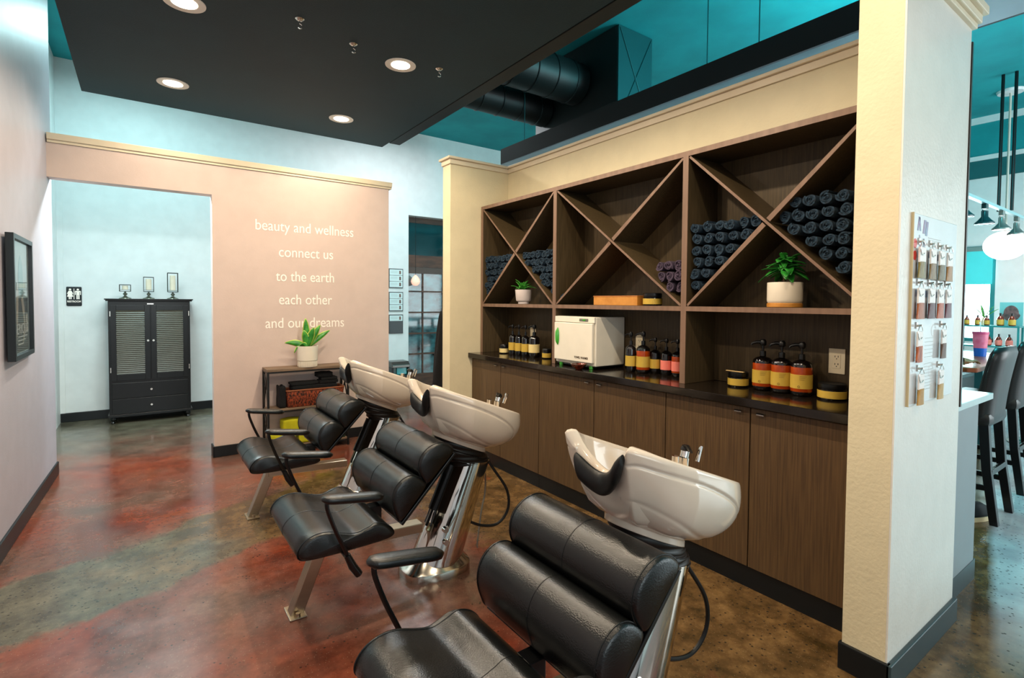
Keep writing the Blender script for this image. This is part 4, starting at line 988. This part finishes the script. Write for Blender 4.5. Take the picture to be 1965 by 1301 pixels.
def Lg(x0,y0,x1,y1,z1): 
    return G().loft([[(x0+a*.021,y0+b_*.021,0) for a,b_ in ((-1,-1),(1,-1),(1,1),(-1,1))],[(x0*.4+x1*.6+a*.023,y0*.35+y1*.65+b_*.023,z1*.5) for a,b_ in ((-1,-1),(1,-1),(1,1),(-1,1))],[(x1+a*.025,y1+b_*.025,z1) for a,b_ in ((-1,-1),(1,-1),(1,1),(-1,1))]])
M_leg = mat('espresso_wood','0e0a0c',.3)
for sx in (-1,1):
    Lg(4.45+sx*.18,.83,4.45+sx*.165,.90,.66).o('leg', M_leg, st, bevel=.003)
    Lg(4.45+sx*.18,1.27,4.45+sx*.17,1.22,.60).o('leg', M_leg, st, bevel=.003)
    BX(4.45+sx*.175-.012,.87,.20,4.45+sx*.175+.012,1.25,.235,.003).o('stretcher', M_leg, st)
BX(4.28,.850,.30,4.62,.872,.335,.003).o('stretcher', M_leg, st); BX(4.28,1.235,.18,4.62,1.255,.215,.003).o('stretcher', M_leg, st)
BX(4.25,.86,.60,4.65,1.27,.69,.03,).o('seat', M_chairl, st, smooth=True)
g = G(); rings = []
for k in range(13):
    t_ = k/12; z = .60+.50*t_; y = .90-.075*t_**1.5; hw_ = .205-.02*(2*t_-1)**8+.0*t_; th = .042-.012*t_
    if k in (0,12): hw_ *= .9; th *= .5
    rings.append([(4.45+hw_*math.copysign(abs(math.cos(a))**.35,math.cos(a)), y+th*math.copysign(abs(math.sin(a))**.6,math.sin(a))+.03*(math.cos(a)**2), z) for a in [2*PI*i/32 for i in range(32)]])
bk_ = g.loft(rings).o('backrest', M_chairl, st, smooth='all')
G().tube([(4.246,.905-.075*(k/8)**1.5+.03,.62+.46*k/8) for k in range(9)],.003,6).o('piping', M_plastic, bk_)
dup(st,(5.30,1.06,0),'second dark leather bar stool, just behind the nearer one','dark leather bar stools')
dup(st,(4.50,1.62,0),'dark bar stool the seated person sits on, mostly hidden by the pillar','dark leather bar stools',rotz=-PI*.5)
tb = thing('bar_table','tall table with glossy orange-brown wooden top','table',(6.3,1.8,0))
G().prism([(4.93,1.14),(4.97,1.09),(6.7,1.09),(6.7,2.5),(4.93,2.5)],'Z',.865,.90).o('table_top', M_redw, tb, bevel=.006)
for x,y in ((5.7,1.42),(6.55,1.42),(5.7,2.3),(6.55,2.3)): BX(x-.03,y-.03,0,x+.03,y+.03,.865).o('leg', mat('teal_steel','2a6a70',.35), tb)
BX(5.7,1.40,.78,6.55,1.44,.82).o('apron', mat('teal_steel','2a6a70',.35), tb)
cp = thing('tumbler','pink and blue plastic tumbler with lid on the bar table','tumbler',(6.15,1.33,.90))
tx,ty = 6.15,1.335
G().lathe([(0,0),(.042,0),(.047,.075),(0,.075)],(tx,ty,.90),28).o('blue_base', mat('blue_plastic','1c5ab4',.2), cp, smooth=True)
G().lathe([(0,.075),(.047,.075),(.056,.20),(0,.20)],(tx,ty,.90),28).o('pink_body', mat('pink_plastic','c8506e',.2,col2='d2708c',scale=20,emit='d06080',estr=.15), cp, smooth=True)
G().lathe([(0,.20),(.058,.20),(.059,.205),(.059,.222),(0,.225)],(tx,ty,.90),28).o('lid', mat('pink_lid','d84c78',.3), cp, smooth=True)
G().cyl((tx,ty,.22+.9),(tx-.03,ty,1.21),.004,n=8).o('straw', mat('clear_straw','b4e0dc',.2), cp)
# low dark station below the table
ds = thing('work_station','low black drawer station seen beneath the bar table top','cabinet',(7.5,2.1,0))
BX(6.85,1.70,0,7.83,2.5,.57,.01).o('station_body', M_plastic, ds); BX(6.83,1.68,.57,7.85,2.52,.61,.01).o('station_top', mat('dark_teal_top','123034',.25), ds)
# wall shelf with bottles under the window
ws = thing('display_shelf','teal metal display shelf with two tiers by the window','shelf',(9.0,1.8,0))
M_tm = mat('teal_metal','2f8a8c',.4,metal=.3)
for z in (.84,1.10): BX(8.85,1.56,z-.02,9.10,2.16,z).o('tier', M_tm, ws)
for y in (1.56,2.14):
    for x in (8.86,9.08): BX(x,y,0,x+.02,y+.02,1.10).o('post', M_tm, ws)
def tiny(y,z,lm,lab,k=1,x=8.92):
    t = thing('product_bottle', lab, 'bottle', (x,y,z), 'small product bottles on the teal shelf')
    z += .001
    G().lathe([(0,0),(.030*k,0),(.032*k,.01),(.032*k,.075*k),(.022*k,.10*k),(.010*k,.115*k),(0,.115*k)],(x,y,z),18).o('bottle_body', M_amber, t, smooth=True)
    G().lathe([(.0325*k,.012),(.0335*k,.013),(.0335*k,.070*k),(.0325*k,.071*k)],(x,y,z),18).o('label_wrap', lm, t, smooth=True)
    G().lathe([(0,.115*k),(.011*k,.115*k),(.011*k,.145*k),(0,.145*k)],(x,y,z),12).o('cap', M_plastic, t)
for k,y in enumerate((2.08,1.97,1.88,1.75,1.64)): tiny(y,1.10,M_yel,'small yellow-labelled bottle, %s along the upper teal shelf'%['first','second','third','fourth','fifth'][k],.9 if k<3 else 1.1)
for k,y in enumerate((1.965,1.86,1.76,1.66)): tiny(y,.84,M_pink if k else M_yel,'small pink-labelled bottle, %s along the lower teal shelf'%['first','second','third','fourth'][k] if k else 'small bottle first along the lower teal shelf',1.05)
ph = thing('hair_photo_print','mounted photograph of dark hair propped on the teal shelf','picture',(9.0,1.66,1.1))
BX(9.02,1.56,1.102,9.035,1.78,1.40).o('print_board', mat('photo_teal','5aa8ac',.4), ph)
g = G().loft([[(9.018,1.67+.075*math.cos(a)*(1.2 if math.sin(a)<0 else .9),1.26+.10*math.sin(a)) for a in [2*PI*i/24 for i in range(24)]],[(9.021,1.67+.075*math.cos(a),1.26+.10*math.sin(a)) for a in [2*PI*i/24 for i in range(24)]]]); g.o('hair_shape', mat('photo_hair','2c3436',.5,col2='6c5a5a',scale=20), ph)
pv = thing('small_plant','small green plant in a pale vase on the teal shelf','plant',(9.03,1.93,1.10))
G().lathe([(0,0),(.03,0),(.035,.04),(.02,.09),(.022,.10),(0,.10)],(9.03,1.93,1.10),18).o('vase', M_pot, pv, smooth=True)
for an,el in ((PI/2,1.0),(-PI/2,1.1),(-PI/2,.8),(1.2,1.35)):
    g = G(); leaf(g,(9.03,1.93,1.19),an,el,.20,.05,.1); g.o('leaf', M_leaf, pv, smooth='all', solid=.002)
lt_ = thing('station_table','pale work table with papers under the display shelf','table',(8.3,1.9,0))
BX(7.9,1.55,.74,8.8,2.9,.77).o('table_top', mat('pale_teal_top','9cc8c8',.3), lt_)
for x,y in ((7.95,1.6),(8.75,1.6),(7.95,2.85),(8.75,2.85)): BX(x-.02,y-.02,0,x+.02,y+.02,.74).o('leg', M_tm, lt_)
# pendant globe
gx,gy,gz = 8.55,1.66,2.09
pg = thing('globe_pendant','large glowing flattened white globe pendant on a pale rod','pendant lamp',(gx,gy,gz))
G().lathe([(.205*math.sin(PI*k/16), -.175*math.cos(PI*k/16)) for k in range(17)],(gx,gy,gz),36).o('globe_shade', M_lampw, pg, smooth=True)
G().cyl((gx,gy,gz+.17),(gx,gy,HC-.02),.012,n=10).o('rod', mat('pale_rod','c8c0b4',.4), pg, smooth=True)
G().lathe([(0,-.03),(.12,-.03),(.13,-.01),(.13,0)],(gx,gy,HC),28).o('canopy', mat('white_canopy','dcdcdc',.4), pg, smooth=True)
light('globe_lamp','POINT',(gx,gy,gz-.3),14,(1,.85,.8),shadow_soft_size=.2)
for k,(x,y) in enumerate(((7.9,1.60),(7.9,1.49))):
    tag(G().cyl((x,y,2.42),(x,y,HC),.016,n=10).o('black_rod', M_plastic, smooth=True), ['left of two black rods holding the track light','right of two black rods holding the track light'][k],'rod','black ceiling rods')
# track light with heads
tk = thing('track_light_rail','pale track light rail crossing in front of the window wall','track light',(7.2,1.5,2.4))
BX(5.5,1.49,2.385,9.4,1.53,2.415).o('track_rail', mat('pale_steel','a4d0d4',.3,metal=.4), tk)
def head(x,lit,lab):
    y = 1.51; t = thing('spotlight', lab, 'spotlight', (x,y,2.38), 'spotlights on the track'); z = 2.385
    m_ = mat('teal_black_head','14383c',.3) if not lit else mat('nickel_head','8a8c88',.3,metal=.5)
    BX(x-.04,y-.02,z-.05,x+.04,y+.02,z,.004).o('adapter', m_, t)
    r = .11; g = G(); 
    for s_ in (-1,1): g.box(x+s_*.085-.003,y-.004,z-.19,x+s_*.085+.003,y+.004,z-.07)
    g.box(x-.085,y-.004,z-.075,x+.085,y+.004,z-.067); g.o('yoke', m_, t)
    G().lathe([(0,-.07),(.028,-.07),(.028,-.13),(.055,-.165),(.080,-.19),(.080,-.205),(.070,-.205),(.070,-.188),(.0,-.18)],(x,y,z),24).o('lamp_can', m_, t, smooth=True)
    G().lathe([(0,-.200),(.068,-.200),(.068,-.195),(0,-.19)],(x,y,z),24).o('bulb_face', mat('lit_bulb','fff4ee',.3,emit='fff0e8',estr=5) if lit else mat('dim_bulb','cfe8e8',.3,emit='e8ffff',estr=1.0), t)
for x,l_,lb in ((6.25,False,'leftmost track spotlight beside the mirror edge'),(6.95,False,'second track spotlight, dark with an open yoke'),(7.60,True,'third track spotlight, lit pink-white'),(8.25,True,'rightmost brightly lit track spotlight above the globe')): head(x,l_,lb)
# seated person: mostly hidden behind the pillar, arm on the table and one shoe showing
pr_ = thing('person','person seated at the bar table in dark top, one arm on the table','person',(4.55,1.55,0))
def skin(name, joints, edges, m, parent, sub=2):
    me = bpy.data.meshes.new(name); me.from_pydata([Vector(j[0])-ORG[parent.name] for j in joints], edges, [])
    o = bpy.data.objects.new(name, me); C.objects.link(o); o.parent = parent; me.materials.append(m); ORG[o.name] = ORG[parent.name]
    o.modifiers.new('skin','SKIN'); sv = me.skin_vertices[0].data
    for i,j in enumerate(joints): r = j[1]; sv[i].radius = r if isinstance(r,tuple) else (r,r)
    sv[0].use_root = True
    s_ = o.modifiers.new('sub','SUBSURF'); s_.levels = sub; s_.render_levels = sub; o.modifiers['skin'].use_smooth_shade = True
    return o
J = [((4.50,1.62,.82),(.16,.12)),((4.52,1.62,1.0),(.14,.10)),((4.55,1.60,1.20),(.17,.11)),((4.56,1.60,1.33),.055),((4.58,1.59,1.42),(.075,.085)),((4.59,1.59,1.50),(.08,.09)),
     ((4.57,1.42,1.24),.055),((4.74,1.33,1.00),.045),((5.00,1.225,.945),.033),((5.06,1.20,.938),(.022,.033)),
     ((4.57,1.78,1.24),.055),((4.75,1.85,1.03),.045),((5.05,1.72,.950),.033),((5.13,1.70,.940),(.022,.035)),
     ((4.62,1.53,.785),.085),((4.92,1.42,.76),.065),((4.60,1.36,.46),.045),((4.40,1.06,.12),.03),((4.36,1.00,.06),.03),
     ((4.62,1.72,.785),.085),((4.95,1.74,.76),.065),((4.92,1.72,.35),.05),((4.90,1.72,.09),.035),((5.02,1.72,.05),.035)]
E_ = [(0,1),(1,2),(2,3),(3,4),(4,5),(2,6),(6,7),(7,8),(8,9),(2,10),(10,11),(11,12),(12,13),(0,14),(14,15),(15,16),(16,17),(17,18),(0,19),(19,20),(20,21),(21,22),(22,23)]
body = skin('body', J, E_, mat('dark_clothing','14181a',.8), pr_)
hd = Vector((.92,-.39,0)); hs = Vector((.39,.92,0)); h0 = Vector((5.05,1.205,.934))
J2 = [(tuple(h0),(.016,.028)),(tuple(h0+hd*.055),(.014,.034))]
E2 = [(0,1)]
for k,(dy,L_) in enumerate(((-.028,.065),(-.010,.078),(.010,.072),(.026,.058))):
    n0 = len(J2); b0 = h0+hd*.075+hs*dy
    J2 += [(tuple(b0),.009),(tuple(b0+hd*L_*.55+hs*dy*.2+Vector((0,0,.003))),.008),(tuple(b0+hd*L_+hs*dy*.3+Vector((0,0,-.018))),.006)]; E2 += [(1,n0),(n0,n0+1),(n0+1,n0+2)]
n0 = len(J2); J2 += [(tuple(h0+hd*.02-hs*.036),.010),(tuple(h0+hd*.055-hs*.052),.008)]; E2 += [(0,n0),(n0,n0+1)]
skin('hand', J2, E2, M_skin, pr_)
J3 = [((4.58,1.59,1.38),.05),((4.585,1.59,1.46),(.078,.09)),((4.60,1.59,1.53),(.082,.092))]; skin('head', J3, [(0,1),(1,2)], M_skin, pr_)
J4 = [((4.55,1.59,1.57),(.09,.095)),((4.51,1.59,1.50),(.08,.09)),((4.50,1.59,1.36),(.06,.08))]; skin('hair', J4, [(0,1),(1,2)], mat('dark_hair','100c0a',.5), pr_)
for nm,(fx,fy,an) in (('shoe',(4.30,.93,-.35)),('shoe',(5.02,1.72,0))):
    g = G(); rings = []
    for z,s_ in ((.028,1.0),(.05,.97),(.075,.85),(.095,.6),(.105,.45)):
        rings.append([((.135*s_-(.0 if z<.06 else .02))*math.cos(a),.048*s_*math.sin(a),z) for a in [2*PI*i/28 for i in range(28)]])
    g.loft(rings); R4 = Matrix.Translation((fx,fy,0))@Matrix.Rotation(an,4,'Z'); bmesh.ops.transform(g.b, matrix=R4, verts=g.b.verts)
    s1 = g.o('shoe', mat('dark_canvas','10181c',.8), pr_, smooth='all')
    g = G().loft([[(.140*math.cos(a),.052*math.sin(a),z) for a in [2*PI*i/28 for i in range(28)]] for z in (.001,.03)]); bmesh.ops.transform(g.b, matrix=R4, verts=g.b.verts); g.o('sole', mat('cream_rubber','d8c49a',.6), s1, smooth=True)
# styling chair base glimpsed at the right edge
sb = thing('styling_chair_base','round chrome styling chair base at the right edge of the view','chair base',(6.9,1.0,0))
G().lathe([(0,0),(.30,0),(.30,.008),(.10,.03),(.04,.05),(.04,.42),(0,.42)],(7.15,1.02,0),36).o('round_base', M_chrome, sb, smooth=True)
BX(6.95,.80,.42,7.40,1.25,.54,.04).o('seat', M_leather, sb)
